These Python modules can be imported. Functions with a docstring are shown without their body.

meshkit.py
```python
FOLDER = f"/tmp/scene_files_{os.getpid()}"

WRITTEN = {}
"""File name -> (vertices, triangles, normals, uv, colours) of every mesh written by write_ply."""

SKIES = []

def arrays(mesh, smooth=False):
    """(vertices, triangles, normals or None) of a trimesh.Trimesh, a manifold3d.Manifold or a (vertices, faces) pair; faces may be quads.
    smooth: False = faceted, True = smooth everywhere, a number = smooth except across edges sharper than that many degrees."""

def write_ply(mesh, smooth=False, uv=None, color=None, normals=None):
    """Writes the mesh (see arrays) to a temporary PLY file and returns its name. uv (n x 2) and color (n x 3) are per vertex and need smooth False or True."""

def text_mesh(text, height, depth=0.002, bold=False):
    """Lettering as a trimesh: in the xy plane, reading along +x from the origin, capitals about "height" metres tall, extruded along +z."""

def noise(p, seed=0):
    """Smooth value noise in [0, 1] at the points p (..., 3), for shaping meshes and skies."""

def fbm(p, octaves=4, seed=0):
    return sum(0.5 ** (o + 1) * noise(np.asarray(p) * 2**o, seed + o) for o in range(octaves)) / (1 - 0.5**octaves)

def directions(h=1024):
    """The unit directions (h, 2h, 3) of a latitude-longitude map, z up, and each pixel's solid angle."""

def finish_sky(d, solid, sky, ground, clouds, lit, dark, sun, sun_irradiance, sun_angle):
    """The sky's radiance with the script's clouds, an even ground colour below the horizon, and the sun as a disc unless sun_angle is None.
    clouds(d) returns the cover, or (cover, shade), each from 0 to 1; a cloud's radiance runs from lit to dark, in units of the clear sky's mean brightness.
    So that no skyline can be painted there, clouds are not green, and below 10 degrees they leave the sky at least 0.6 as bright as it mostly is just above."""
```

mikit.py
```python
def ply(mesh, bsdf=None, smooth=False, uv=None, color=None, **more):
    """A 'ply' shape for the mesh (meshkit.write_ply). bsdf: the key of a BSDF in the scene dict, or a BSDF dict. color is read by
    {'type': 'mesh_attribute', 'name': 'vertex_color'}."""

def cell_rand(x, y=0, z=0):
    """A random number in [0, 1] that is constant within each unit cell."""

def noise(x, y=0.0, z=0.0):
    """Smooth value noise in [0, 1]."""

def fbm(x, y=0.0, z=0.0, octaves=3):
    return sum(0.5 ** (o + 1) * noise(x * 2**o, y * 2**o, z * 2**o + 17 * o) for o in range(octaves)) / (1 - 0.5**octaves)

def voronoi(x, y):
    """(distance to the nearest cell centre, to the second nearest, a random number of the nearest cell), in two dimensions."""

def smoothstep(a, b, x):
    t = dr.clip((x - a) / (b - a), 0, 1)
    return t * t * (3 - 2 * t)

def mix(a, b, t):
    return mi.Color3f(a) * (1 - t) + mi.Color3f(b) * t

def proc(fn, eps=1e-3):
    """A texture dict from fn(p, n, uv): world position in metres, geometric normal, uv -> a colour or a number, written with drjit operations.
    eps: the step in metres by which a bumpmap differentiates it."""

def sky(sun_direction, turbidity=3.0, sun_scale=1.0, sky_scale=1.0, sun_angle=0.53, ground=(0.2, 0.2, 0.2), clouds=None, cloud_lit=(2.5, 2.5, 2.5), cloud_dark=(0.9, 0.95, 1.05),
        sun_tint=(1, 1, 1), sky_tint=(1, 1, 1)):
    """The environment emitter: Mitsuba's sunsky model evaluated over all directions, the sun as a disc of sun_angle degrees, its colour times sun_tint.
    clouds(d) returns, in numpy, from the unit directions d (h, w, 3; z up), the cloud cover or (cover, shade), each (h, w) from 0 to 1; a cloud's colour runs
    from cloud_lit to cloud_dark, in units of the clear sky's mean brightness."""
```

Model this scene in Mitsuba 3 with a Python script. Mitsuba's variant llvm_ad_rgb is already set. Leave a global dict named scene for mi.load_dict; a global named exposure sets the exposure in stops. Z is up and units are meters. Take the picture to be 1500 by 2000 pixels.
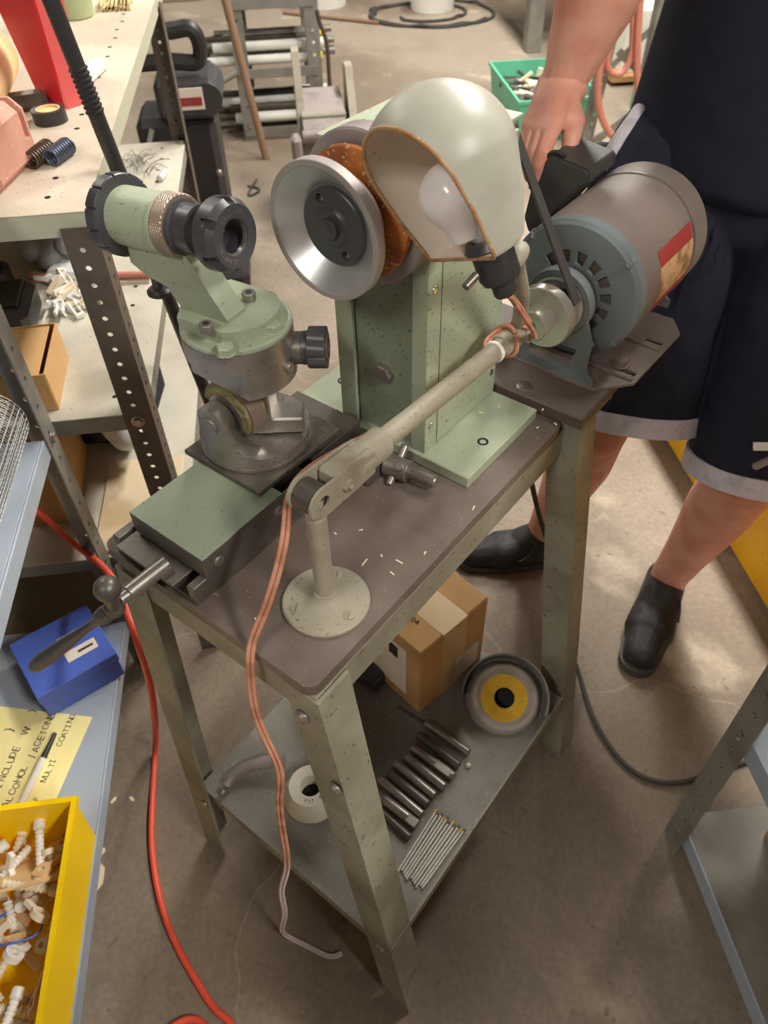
import math, random
import numpy as np, trimesh, mitsuba as mi, drjit as dr, mikit, meshkit
import manifold3d as m3
from shapely.geometry import Polygon, Point, box as sbox
from shapely import affinity
from scipy.interpolate import CubicSpline
from mikit import noise, fbm, smoothstep, mix

scene, labels = {}, {}
rng = random.Random(7)
A3 = lambda *v: np.array(v, float)
def nrm(v): v = np.asarray(v, float); return v / np.linalg.norm(v)

# ------------------------------------------------------------------ camera
F = 1480.0
YAW, PITCH, ROLL = np.radians([38.82, 46.0, 1.67])
CAM = A3(-.2346, -.2785, 1.38)
_f = A3(math.cos(YAW)*math.cos(PITCH), math.sin(YAW)*math.cos(PITCH), -math.sin(PITCH))
_r = nrm(np.cross(_f, [0, 0, 1])); _d = np.cross(_f, _r)
CR = math.cos(ROLL)*_r + math.sin(ROLL)*_d
CD = -math.sin(ROLL)*_r + math.cos(ROLL)*_d
T = mi.ScalarTransform4f
scene['camera'] = {'type': 'thinlens', 'aperture_radius': .0015, 'focus_distance': .80, 'fov': math.degrees(2*math.atan(750/F)), 'fov_axis': 'x', 'near_clip': .02, 'far_clip': 60,
                   'to_world': T().look_at(origin=CAM.tolist(), target=(CAM+_f).tolist(), up=(-CD).tolist())}
def at(px, py, z=None, X=None, Y=None, dep=None):
    """the point of the place seen at pixel (px,py) that lies at height z (or on the plane X / Y, or at a depth)"""
    v = CR*(px-750)/F + CD*(py-1000)/F + _f
    t = dep if dep is not None else (z-CAM[2])/v[2] if z is not None else (X-CAM[0])/v[0] if X is not None else (Y-CAM[1])/v[1]
    return CAM + v*t
E1, E2 = A3(.70711, .70711, 0), A3(-.70711, .70711, 0)     # the building's axes: u forward, v left
def W(u, v, z=0): return E1*u + E2*v + A3(0, 0, z)

# ------------------------------------------------------------------ light and exposure
exposure = 0.0
LAMPS = [  # u, v, power, along
    (1.45, -1.45, 88, 'u'), (3.2, -1.45, 92, 'u'), (5.6, -1.45, 70, 'u'), (2.3, 1.5, 24, 'u'), (5.2, 1.5, 34, 'u'), (-1.6, -1.6, 95, 'u'), (-1.7, 1.3, 44, 'u')]
LAMP_Z = 3.0

# ------------------------------------------------------------------ materials
def lin(r, g, b):
    c = np.array([r, g, b])/255.0
    return np.where(c <= .04045, c/12.92, ((c+.055)/1.055)**2.4).tolist()
def tex(c): return {'type': 'rgb', 'value': lin(*c)} if isinstance(c, tuple) else c
def mat(key, c, rough=.5, metal=0., spec=.5, two=True, **kw):
    b = {'type': 'principled', 'base_color': tex(c), 'roughness': rough, 'metallic': metal, 'specular': spec, **kw}
    scene[key] = {'type': 'twosided', 'bsdf': b} if two else b
def worn(base, second, third=None, s1=14., s2=90., lo=.5, hi=.75, t3=.74, amt=1.0):
    b, s = [mi.Color3f(*lin(*q)) for q in (base, second)]
    t = mi.Color3f(*lin(*third)) if third else None
    def fn(p, n, uv):
        w = smoothstep(lo, hi, fbm(p.x*s1+3, p.y*s1+7, p.z*s1, 4))*amt
        c = mix(b, s, w)
        if t is not None:
            c = mix(c, t, smoothstep(t3-.065, t3-.0, fbm(p.x*s2*2.6, p.y*s2*2.6, p.z*s2*2.6, 2))*.75)
        return c
    return mikit.proc(fn)
def cord_fn(p, n, uv):
    w = smoothstep(.40, .62, noise(p.x*60, p.y*60, p.z*60))
    c = mix(mi.Color3f(*lin(186, 132, 108)), mi.Color3f(*lin(164, 112, 88)), w)
    return mix(mi.Color3f(*lin(196, 182, 184)), c, smoothstep(.36, .46, p.z))
def floor_fn(p, n, uv):
    a, b, c = mi.Color3f(*lin(150, 138, 124)), mi.Color3f(*lin(122, 109, 95)), mi.Color3f(*lin(182, 169, 150))
    w = smoothstep(.35, .65, fbm(p.x*1.7, p.y*1.7, 0.3, 4))
    o = mix(a, b, w)
    o = mix(o, c, smoothstep(.62, .78, fbm(p.x*6+9, p.y*4+2, 1.7, 4))*.7)
    crack = dr.abs(fbm(p.x*2.2+5, p.y*2.2+1, 8.1, 4)-.5)
    o = mix(o, c, (1-smoothstep(.0, .005, crack))*.25)
    o = mix(o, mi.Color3f(*lin(98, 90, 80)), smoothstep(.8, .92, fbm(p.x*70, p.y*70, 2., 2))*.5)
    return o*(.9+.2*noise(p.x*160, p.y*160, 0.))
mat('m_floor', mikit.proc(floor_fn), .62, spec=.35)
mat('m_green', worn((128, 139, 119), (112, 122, 103), (74, 80, 68), 9, 120, .4, .75, .8), .42)
mat('m_greenlight', worn((160, 170, 147), (140, 149, 128), (96, 102, 88), 9, 110, .45, .8, .82), .42)
mat('m_stand', worn((141, 139, 124), (122, 117, 102), (92, 82, 70), 11, 60, .4, .7, .8), .5)
mat('m_shelf', worn((132, 130, 122), (112, 108, 100), (160, 158, 150), 12, 140, .4, .7, .84), .5)
mat('m_cast', worn((112, 100, 94), (90, 78, 71), (150, 140, 130), 12, 150, .35, .7, .84), .5, spec=.4)
mat('m_lamp', worn((148, 142, 126), (124, 114, 100), (110, 100, 84), 16, 160, .45, .75, .8), .55)
mat('m_steel', worn((162, 155, 149), (136, 129, 122), (84, 76, 70), 25, 160, .4, .8, .80), .36, .78)
mat('m_darksteel', worn((104, 98, 92), (82, 76, 70), (60, 54, 48), 25, 160, .4, .8, .82), .4, .5)
mat('m_black', (46, 45, 46), .42)
mat('m_boxblack', (62, 60, 59), .5)
mat('m_rods', (214, 210, 204), .42, .5)
mat('m_blackmetal', (74, 74, 78), .36, .3)
mat('m_rubber', (62, 60, 58), .75)
mat('m_alu', (206, 204, 196), .3, .85)
mat('m_chrome', (220, 220, 218), .18, 1.)
mat('m_wheelbody', (206, 206, 210), .34, .75)
mat('m_abrasive', (160, 154, 150), .5, .2)
mat('m_rust', worn((190, 112, 50), (150, 84, 44), (206, 178, 132), 40, 130, .35, .65, .70), .7)
mat('m_guard', worn((150, 140, 138), (128, 120, 118), None, 10), .5, .2)
mat('m_motor', worn((132, 120, 113), (116, 106, 100), (156, 142, 132), 8, 200, .4, .75, .86), .5)
mat('m_motorblue', worn((122, 132, 137), (108, 117, 122), (146, 146, 142), 9, 200, .4, .75, .86), .5)
mat('m_shade', worn((172, 172, 160), (156, 152, 142), (130, 118, 104), 14, 60, .5, .85, .9), .4)
mat('m_shadein', worn((226, 216, 204), (206, 190, 172), (140, 110, 84), 10, 90, .5, .85, .9), .6)
mat('m_rim', worn((176, 142, 104), (150, 104, 62), (200, 190, 170), 60, 260, .35, .7, .75), .6)
mat('m_bulb', (240, 236, 236), .15, clearcoat=.6)
mat('m_redcord', (226, 84, 62), .45)
mat('m_lampcord', mikit.proc(cord_fn), .6)
mat('m_knurl', (158, 142, 130), .4, .6)
mat('m_card', worn((204, 164, 114), (190, 148, 98), None, 6), .8, spec=.2)
mat('m_carddark', (176, 138, 92), .8, spec=.2)
mat('m_tape', (214, 186, 140), .3)
mat('m_paperlabel', (232, 222, 208), .7, spec=.2)
mat('m_ink', (70, 62, 60), .8, spec=.1)
mat('m_blue', (78, 104, 196), .55)
mat('m_yellow', (255, 214, 12), .4)
mat('m_yellowpaint', worn((232, 178, 20), (214, 158, 16), (120, 90, 30), 5, 40, .4, .8, .86), .5)
mat('m_paper', (246, 234, 168), .85, spec=.15)
mat('m_white', (232, 230, 224), .5)
mat('m_cream', (226, 214, 190), .5)
mat('m_rackbrown', worn((88, 78, 70), (74, 66, 59), None, 20), .5)
mat('m_rackgray', worn((130, 128, 120), (112, 110, 104), (150, 140, 130), 14, 90, .4, .75, .84), .5)
mat('m_rackblue', (158, 168, 182), .5)
mat('m_table', worn((206, 194, 176), (186, 174, 156), (150, 134, 114), 7, 120, .35, .7, .82), .6)
mat('m_tableedge', (176, 176, 158), .5)
mat('m_shelflight', worn((204, 200, 186), (184, 178, 164), (140, 130, 116), 7, 130, .35, .7, .86), .55)
mat('m_boardtan', worn((214, 196, 164), (196, 172, 134), None, 12), .7)
mat('m_red', (206, 40, 52), .42)
mat('m_redpale', (216, 96, 96), .45)
mat('m_pink', worn((204, 150, 132), (186, 122, 104), (220, 196, 178), 14, 90, .4, .75, .8), .7)
mat('m_tan', worn((220, 186, 138), (204, 168, 118), None, 9), .75)
mat('m_greencup', (168, 178, 138), .5)
mat('m_bristle', (196, 176, 130), .9)
mat('m_spring', (96, 84, 74), .35, .7)
mat('m_springblue', (92, 100, 118), .35, .7)
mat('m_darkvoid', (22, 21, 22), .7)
mat('m_darkcloth', (44, 44, 48), .85, spec=.2)
mat('m_glove', (140, 142, 146), .75)
mat('m_bag', (206, 206, 208), .6)
mat('m_wire', (206, 210, 212), .35, .6)
mat('m_binGreen', (92, 180, 146), .4)
mat('m_hose', (196, 128, 110), .55)
mat('m_bottle', (126, 156, 128), .4)
mat('m_ceramic', worn((206, 200, 186), (188, 184, 160), None, 14), .75)
mat('m_gwheel', worn((168, 160, 152), (150, 142, 134), None, 40), .85)
mat('m_gwyellow', worn((222, 178, 40), (196, 150, 30), (90, 70, 30), 30, 220, .4, .8, .8), .7)
mat('m_navy', worn((42, 44, 57), (38, 40, 52), None, 40), .9, spec=.15, sheen=.3)
mat('m_hem', worn((200, 196, 204), (180, 176, 184), None, 60), .9, spec=.15)
mat('m_skin', worn((216, 160, 140), (200, 134, 114), None, 22, 60, .35, .8), .5, spec=.35)
mat('m_shoe', worn((34, 33, 34), (52, 51, 52), None, 30), .6)
mat('m_sole', (70, 68, 66), .7)
mat('m_nail', (236, 190, 172), .35)
mat('m_felt', worn((128, 122, 86), (104, 96, 62), (160, 154, 120), 160, 420, .4, .6, .7), .95, spec=.1)
mat('m_brownband', (112, 96, 88), .5)
mat('m_platered', worn((158, 60, 58), (150, 82, 74), None, 40), .5)
mat('m_platetan', worn((196, 160, 120), (150, 114, 80), None, 50, 200, .4, .6), .6)
mat('m_concwall', (120, 112, 102), .85, spec=.2)
mat('m_ceiling', (96, 90, 82), .9, spec=.1)
mat('m_fixture', (230, 230, 226), .5)
mat('m_debris', (222, 204, 176), .8)
mat('m_barsteel', (150, 144, 138), .35, .7)
mat('m_bardark', (84, 74, 66), .5, .4)
mat('m_barwhite', (226, 226, 220), .4)
mat('m_woodstick', (142, 112, 88), .6)
mat('m_yellowtag', (240, 220, 40), .5)

# ------------------------------------------------------------------ geometry helpers
def frame(o, z, x=None):
    z = nrm(z)
    if x is None: x = A3(1, 0, 0) if abs(z[0]) < .9 else A3(0, 1, 0)
    x = np.asarray(x, float); x = nrm(x - z*(x@z)); y = np.cross(z, x)
    M = np.eye(4); M[:3, 0], M[:3, 1], M[:3, 2], M[:3, 3] = x, y, z, o
    return M
def rotz(deg):
    a = math.radians(deg); return np.array([[math.cos(a), -math.sin(a), 0], [math.sin(a), math.cos(a), 0], [0, 0, 1]])
def UVR(): return np.stack([E1, E2, A3(0, 0, 1)], 1)
def man2tri(m):
    q = m.to_mesh(); return trimesh.Trimesh(q.vert_properties[:, :3], q.tri_verts, process=False)
def tri2man(t): 
    t = t.copy(); t.merge_vertices()
    return m3.Manifold(m3.Mesh(np.asarray(t.vertices, np.float32), np.asarray(t.faces, np.uint32)))
def cham(s, b):
    s = np.asarray(s, float)/2; b = min(b, .9*s.min()); pts = []
    for sx in (-1, 1):
        for sy in (-1, 1):
            for sz in (-1, 1):
                sg = A3(sx, sy, sz)
                for k in range(3):
                    q = s - b; q[k] = s[k]; pts.append(sg*q)
    return trimesh.convex.convex_hull(np.array(pts))
def catmull(pts, n=8):
    p = np.array(pts, float)
    t = np.r_[0, np.cumsum(np.linalg.norm(np.diff(p, axis=0), axis=1)**.6)]
    return CubicSpline(t, p, bc_type='natural')(np.linspace(0, t[-1], n*(len(p)-1)+1))
def sweep(pts, rad, sides=10, caps=True):
    p = np.array(pts, float); n = len(p); rad = np.broadcast_to(rad, (n,))
    t = np.gradient(p, axis=0); t /= np.linalg.norm(t, axis=1, keepdims=True)+1e-12
    a = np.cross(t[0], [0, 0, 1] if abs(t[0][2]) < .9 else [1, 0, 0]); a = nrm(a); As = [a]
    for i in range(1, n):
        a = As[-1]-t[i]*(As[-1]@t[i]); As.append(nrm(a))
    As = np.array(As); Bs = np.cross(t, As); ang = np.arange(sides)*2*np.pi/sides
    v = p[:, None]+rad[:, None, None]*(np.cos(ang)[None, :, None]*As[:, None]+np.sin(ang)[None, :, None]*Bs[:, None])
    v = v.reshape(-1, 3); f = []
    for i in range(n-1):
        for j in range(sides):
            k = (j+1) % sides; q = (i*sides+j, i*sides+k, (i+1)*sides+k, (i+1)*sides+j)
            f += [(q[0], q[1], q[2]), (q[0], q[2], q[3])]
    if caps:
        v = np.vstack([v, p[0], p[-1]]); c0, c1 = n*sides, n*sides+1
        for j in range(sides):
            k = (j+1) % sides; f += [(c0, k, j), (c1, (n-1)*sides+j, (n-1)*sides+k)]
    return trimesh.Trimesh(v, f, process=False)
def revolve(prof, n=48, closed=False):
    """profile of (r,h) about z; closed=True joins last to first (a ring)"""
    pr = np.array(prof, float); m = len(pr); ang = np.arange(n)*2*np.pi/n
    v = np.stack([np.outer(pr[:, 0], np.cos(ang)), np.outer(pr[:, 0], np.sin(ang)), np.repeat(pr[:, 1:], n, 1)], -1).reshape(-1, 3); f = []
    for i in range(m if closed else m-1):
        i2 = (i+1) % m
        for j in range(n):
            k = (j+1) % n; q = (i*n+j, i*n+k, i2*n+k, i2*n+j)
            if pr[i, 0] > 1e-9: f.append((q[0], q[1], q[2]))
            if pr[i2, 0] > 1e-9: f.append((q[0], q[2], q[3]))
    t = trimesh.Trimesh(v, f, process=False); t.merge_vertices(); t.update_faces(t.nondegenerate_faces())
    if t.volume < 0: t.invert()
    return t
class B:
    def __init__(s): s.m = []
    def add(s, m, M=None):
        m = m.copy() if M is not None else m
        if M is not None: m.apply_transform(M)
        s.m.append(m); return s
    def box(s, c, size, R=None, b=.0015):
        m = cham(size, b); M = np.eye(4); M[:3, 3] = c
        if R is not None: M[:3, :3] = R
        return s.add(m, M)
    def bx(s, x0, x1, y0, y1, z0, z1, b=.0015): return s.box(((x0+x1)/2, (y0+y1)/2, (z0+z1)/2), (abs(x1-x0), abs(y1-y0), abs(z1-z0)), None, b)
    def uvbox(s, u0, u1, v0, v1, z0, z1, b=.002): return s.box(W((u0+u1)/2, (v0+v1)/2, (z0+z1)/2), (abs(u1-u0), abs(v1-v0), abs(z1-z0)), UVR(), b)
    def cyl(s, p, q, r, n=24, r2=None, bev=.0006):
        p, q = A3(*p), A3(*q); L = np.linalg.norm(q-p); r2 = r if r2 is None else r2; bev = min(bev, L*.3, r*.4, max(r2*.4, 1e-5))
        return s.add(revolve([(0, 0), (r-bev, 0), (r, bev), (r2, L-bev), (max(r2-bev, 1e-5), L), (0, L)], n), frame(p, q-p))
    def lathe(s, prof, o, ax, n=48, closed=False, x=None): return s.add(revolve(prof, n, closed), frame(o, ax, x))
    def tube(s, pts, r, sides=10, n=8, smooth=True): return s.add(sweep(catmull(pts, n) if smooth else pts, r, sides))
    def ext(s, poly, h, M): return s.add(trimesh.creation.extrude_polygon(poly, h, engine='earcut'), M)
    def hexn(s, o, ax, r, h, x=None):
        s.add(revolve([(0, 0), (r, 0), (r, h*.82), (r*.86, h), (0, h)], 6), frame(o, ax, x)); return s
    def ball(s, c, r, sub=3, sc=None):
        m = trimesh.creation.icosphere(sub, r)
        if sc is not None: m.apply_scale(sc)
        m.apply_translation(c); s.m.append(m); return s
    def mesh(s): return trimesh.util.concatenate(s.m) if len(s.m) > 1 else s.m[0]
    def put(s, key, bsdf, smooth=32, **kw): return put(key, s.mesh(), bsdf, smooth, **kw)
def numbered(k):
    if k not in scene and not any(q.startswith(k+'__') for q in scene): return k
    i = 1
    while f'{k}_{i:03d}' in scene or any(q.startswith(f'{k}_{i:03d}__') for q in scene): i += 1
    return f'{k}_{i:03d}'
def put(key, mesh, bsdf, smooth=32, label=None):
    if key in scene: key = numbered(key)
    scene[key] = mikit.ply(mesh, bsdf, smooth)
    if label: labels[key] = {'label': label}
    return key
def tag(key, label, cat=None, group=None, kind=None):
    d = {'label': label}
    if cat: d['category'] = cat
    if group: d['group'] = group
    if kind: d['kind'] = kind
    labels[key] = d; return key
def holes(poly, pts, r, n=10):
    return poly.difference(__import__('shapely').union_all([Point(*p).buffer(r, quad_segs=max(2, n//4)) for p in pts])) if pts else poly
def hullchain(js, extra=()):
    """one body of sphere-hull bones; js: list of bones ((p,r),(q,r))"""
    parts = []
    for (p, r), (q, s_) in js:
        a = m3.Manifold.sphere(r, 20).translate(tuple(map(float, p))); b = m3.Manifold.sphere(s_, 20).translate(tuple(map(float, q)))
        parts.append(m3.Manifold.batch_hull([a, b]))
    return m3.Manifold.batch_boolean(parts+list(extra), m3.OpType.Add)
def soft(man, length, it=12):
    t = man2tri(man.refine_to_length(length)); t.merge_vertices()
    trimesh.smoothing.filter_taubin(t, .5, .53, it); return t
def lettering(text, h, o, right, up, depth=.0004, bold=False):
    m = meshkit.text_mesh(text, h, depth, bold); r = nrm(right); u = np.asarray(up, float); u = nrm(u-r*(u@r))
    M = np.eye(4); M[:3, 0], M[:3, 1], M[:3, 2], M[:3, 3] = r, u, np.cross(r, u), o
    m.apply_transform(M); return m
def angle_post(key, o, da, db, z0, z1, w=.042, t=.0025, bsdf='m_rackbrown', sp=.0254, hr=.0042, hole=True, lean=(0, 0)):
    """an L section: flanges from the corner line o along da and db; each flange is a part with its row of holes"""
    L = z1-z0
    for nm, d, ot in (('front_flange', da, db), ('side_flange', db, da)):
        pts = [(w*.52, z) for z in np.arange(sp, L-sp*.5, sp)] if hole else []
        poly = holes(sbox(0, 0, w, L), pts, hr)
        M = np.eye(4); up = nrm(A3(lean[0], lean[1], 1)); M[:3, 0] = d; M[:3, 1] = up; M[:3, 2] = np.cross(d, up); M[:3, 3] = A3(o[0], o[1], z0)
        B().ext(poly, t, M).put(f'{key}__{nm}', bsdf, False)


# ------------------------------------------------------------------ the room
B().uvbox(-3.5, 10.5, -5.5, 5.5, -.1, 0, 0).put('floor', 'm_floor', False); tag('floor', 'worn brownish grey concrete workshop floor with stains and cracks', kind='structure')
ROOM_H = 3.6
for nm, a in (('wall_back', (10.5, 10.6, -5.5, 5.5)), ('wall_front', (-3.6, -3.5, -5.5, 5.5)), ('wall_left', (-3.5, 10.5, 5.5, 5.6)), ('wall_right', (-3.5, 10.5, -5.6, -5.5))):
    B().uvbox(*a, 0, ROOM_H, 0).put(nm, 'm_concwall', False); tag(nm, 'pale painted workshop wall', kind='structure')
B().uvbox(-3.5, 10.5, -5.5, 5.5, ROOM_H, ROOM_H+.1, 0).put('ceiling', 'm_ceiling', False); tag('ceiling', 'pale workshop ceiling', kind='structure')
for i, (u, v, pw, al) in enumerate(LAMPS):
    k = numbered('ceiling_light')
    B().uvbox(u-.62, u+.62, v-.17, v+.17, LAMP_Z+.012, LAMP_Z+.07).uvbox(u-.5, u-.48, v-.01, v+.01, LAMP_Z+.07, ROOM_H, 0).uvbox(u+.48, u+.5, v-.01, v+.01, LAMP_Z+.07, ROOM_H, 0).put(k+'__housing', 'm_fixture', False)
    em = trimesh.Trimesh([W(u-.6, v-.15, LAMP_Z+.01), W(u+.6, v-.15, LAMP_Z+.01), W(u+.6, v+.15, LAMP_Z+.01), W(u-.6, v+.15, LAMP_Z+.01)], [[0, 2, 1], [0, 3, 2]], process=False)
    scene[k+'__diffuser'] = mikit.ply(em, {'type': 'diffuse', 'reflectance': {'type': 'rgb', 'value': .6}}, emitter={'type': 'area', 'radiance': {'type': 'rgb', 'value': [pw*1.0, pw*.945, pw*.85]}})
    tag(k, 'white fluorescent light fixture hanging from the ceiling', 'light', 'fluorescent lights')

# ------------------------------------------------------------------ the steel stand
TOP = .78
tag('machine_stand', 'grey green steel machine stand with four splayed legs, brown top plate and lower shelf', 'stand')
pl = sbox(.012, .012, .458, .286).buffer(.012)
B().ext(pl, .014, frame((0, 0, TOP-.014), (0, 0, 1), (1, 0, 0))).bx(.03, .44, .03, .27, TOP-.045, TOP-.014).put('machine_stand__top_plate', 'm_cast', 30, label='brown worn cast iron top plate')
for i, x in enumerate((.12, .2, .245, .33, .4)):
    B().bx(x, x+.016, .004, .03, TOP-.024, TOP-.013).put('machine_stand__rib', 'm_stand')
# motor plate at the back end, a little higher
B().bx(.467, .64, -.024, .29, TOP, TOP+.018, .002).put('machine_stand__motor_plate', 'm_cast', label='brown flat plate that carries the motor')
B().lathe([(0, .004), (.006, .0035), (.0105, .001), (.011, 0), (0, 0)][::-1], (.484, .066, TOP+.018), (0, 0, 1), 20).put('machine_stand__bolt_head', 'm_steel')
# rails under the plate
RZ0, RZ1 = TOP-.062, TOP-.018
B().bx(.004, .008, .0, .285, RZ0, RZ1).bx(.004, .03, .0, .285, RZ1-.004, RZ1).put('machine_stand__front_rail', 'm_stand')
B().bx(.008, .63, .001, .005, RZ0, RZ1).bx(.008, .63, .001, .03, RZ1-.004, RZ1).put('machine_stand__right_rail', 'm_stand')
B().bx(.008, .63, .281, .285, RZ0, RZ1).put('machine_stand__left_rail', 'm_stand')
B().bx(.626, .63, .0, .285, RZ0, RZ1).put('machine_stand__rear_rail', 'm_stand')
def leg(top, foot, sx, sy, w=.045, t=.004):
    top, foot = A3(*top), A3(*foot); bo = B()
    for d in (A3(sx, 0, 0), A3(0, sy, 0)):
        o = A3(0, sy, 0) if abs(d[0]) > 0 else A3(sx, 0, 0)
        v = [p+d*a+o*b for p in (top, foot) for a, b in ((0, 0), (w, 0), (w, t), (0, t))]
        m = trimesh.Trimesh(v, [[0, 1, 5], [0, 5, 4], [1, 2, 6], [1, 6, 5], [2, 3, 7], [2, 7, 6], [3, 0, 4], [3, 4, 7], [0, 3, 2], [0, 2, 1], [4, 5, 6], [4, 6, 7]], process=False)
        if m.volume < 0: m.invert()
        bo.add(m)
    return bo
leg((.002, -.004, TOP-.022), (-.026, -.131, 0), 1, 1).put('machine_stand__leg', 'm_stand', False)
leg((.0, .29, TOP-.03), (-.034, .312, 0), 1, -1).put('machine_stand__leg', 'm_stand', False)
leg((.478, -.018, TOP), (.485, -.115, 0), 1, 1).put('machine_stand__leg', 'm_stand', False)
leg((.53, .287, TOP), (.53, .312, 0), -1, -1).put('machine_stand__leg', 'm_stand', False)
SH = .217
sp = Polygon([(-.012, .292), (-.016, -.09), (.47, -.093), (.47, .292)])
Ms = frame((0, 0, SH-.003), (0, 0, 1), (1, 0, 0))
B().ext(sp, .003, Ms).put('machine_stand__shelf', 'm_shelf', False, label='grey sheet steel lower shelf with dusty surface')
lip = sp.buffer(.0005).difference(sp.buffer(-.0025))
B().ext(lip, .026, frame((0, 0, SH-.027), (0, 0, 1), (1, 0, 0))).put('machine_stand__shelf_lip', 'm_stand', False)
lip2 = sbox(-.016, -.0965, .47, -.0935)
B().ext(affinity.translate(lip2, 0, .003), .012, frame((0, 0, SH), (0, 0, 1), (1, 0, 0))).put('machine_stand__shelf_rim', 'm_stand', False)
for p, d in (((.0, .018, .718), (-1, 0, 0)), ((-.017, -.075, .205), (-1, 0, 0)), ((-.025, .272, .2), (-1, 0, 0)), ((-.006, -.02, .62), (-1, 0, 0))):
    B().lathe([(0, 0), (.0085, 0), (.0085, .002), (.006, .005), (0, .006)], p, d, 14).put('machine_stand__bolt', 'm_steel')

# ------------------------------------------------------------------ the workhead on its slide
H = 'workhead'
tag(H, 'green and steel swivelling workhead with black collet chuck, at the front of the stand', 'workhead')
bo = B().bx(.0045, .285, .153, .2755, TOP, TOP+.006, .001)
bo.bx(.0045, .285, .153, .163, TOP, .806, .001).bx(.0045, .285, .2655, .2755, TOP, .806, .001).bx(.03, .285, .16, .27, TOP+.004, .802, .001)
bo.put(H+'__slide_base', 'm_darksteel', label='dark steel slide base')
B().bx(-.003, .03, .175, .262, .8005, .8035, .0005).put(H+'__wiper_plate', 'm_darksteel')
B().bx(.022, .135, .1515, .2585, .807, .8335, .0008).put(H+'__slide_block', 'm_darksteel')
B().bx(.022, .135, .1515, .2585, .8336, .8352, .0006).put(H+'__slide_cover', 'm_green', label='green painted top of the slide')
B().bx(.022, .2, .152, .158, .800, .829, .0005).put(H+'__side_gib', 'm_darksteel')
for x, z in ((.04, .818), (.125, .818)):
    b = revolve([(0, 0), (.006, 0), (.006, .0012), (.005, .002), (0, .002)], 18); s = cham((.011, .0016, .004), .0002); s.apply_translation((0, 0, .0025))
    put(H+'__slotted_screw', man2tri(tri2man(b)-tri2man(s)).apply_transform(frame((x, .1515, z), (0, -1, 0), (1, 0, .8))), 'm_steel', False)
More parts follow.
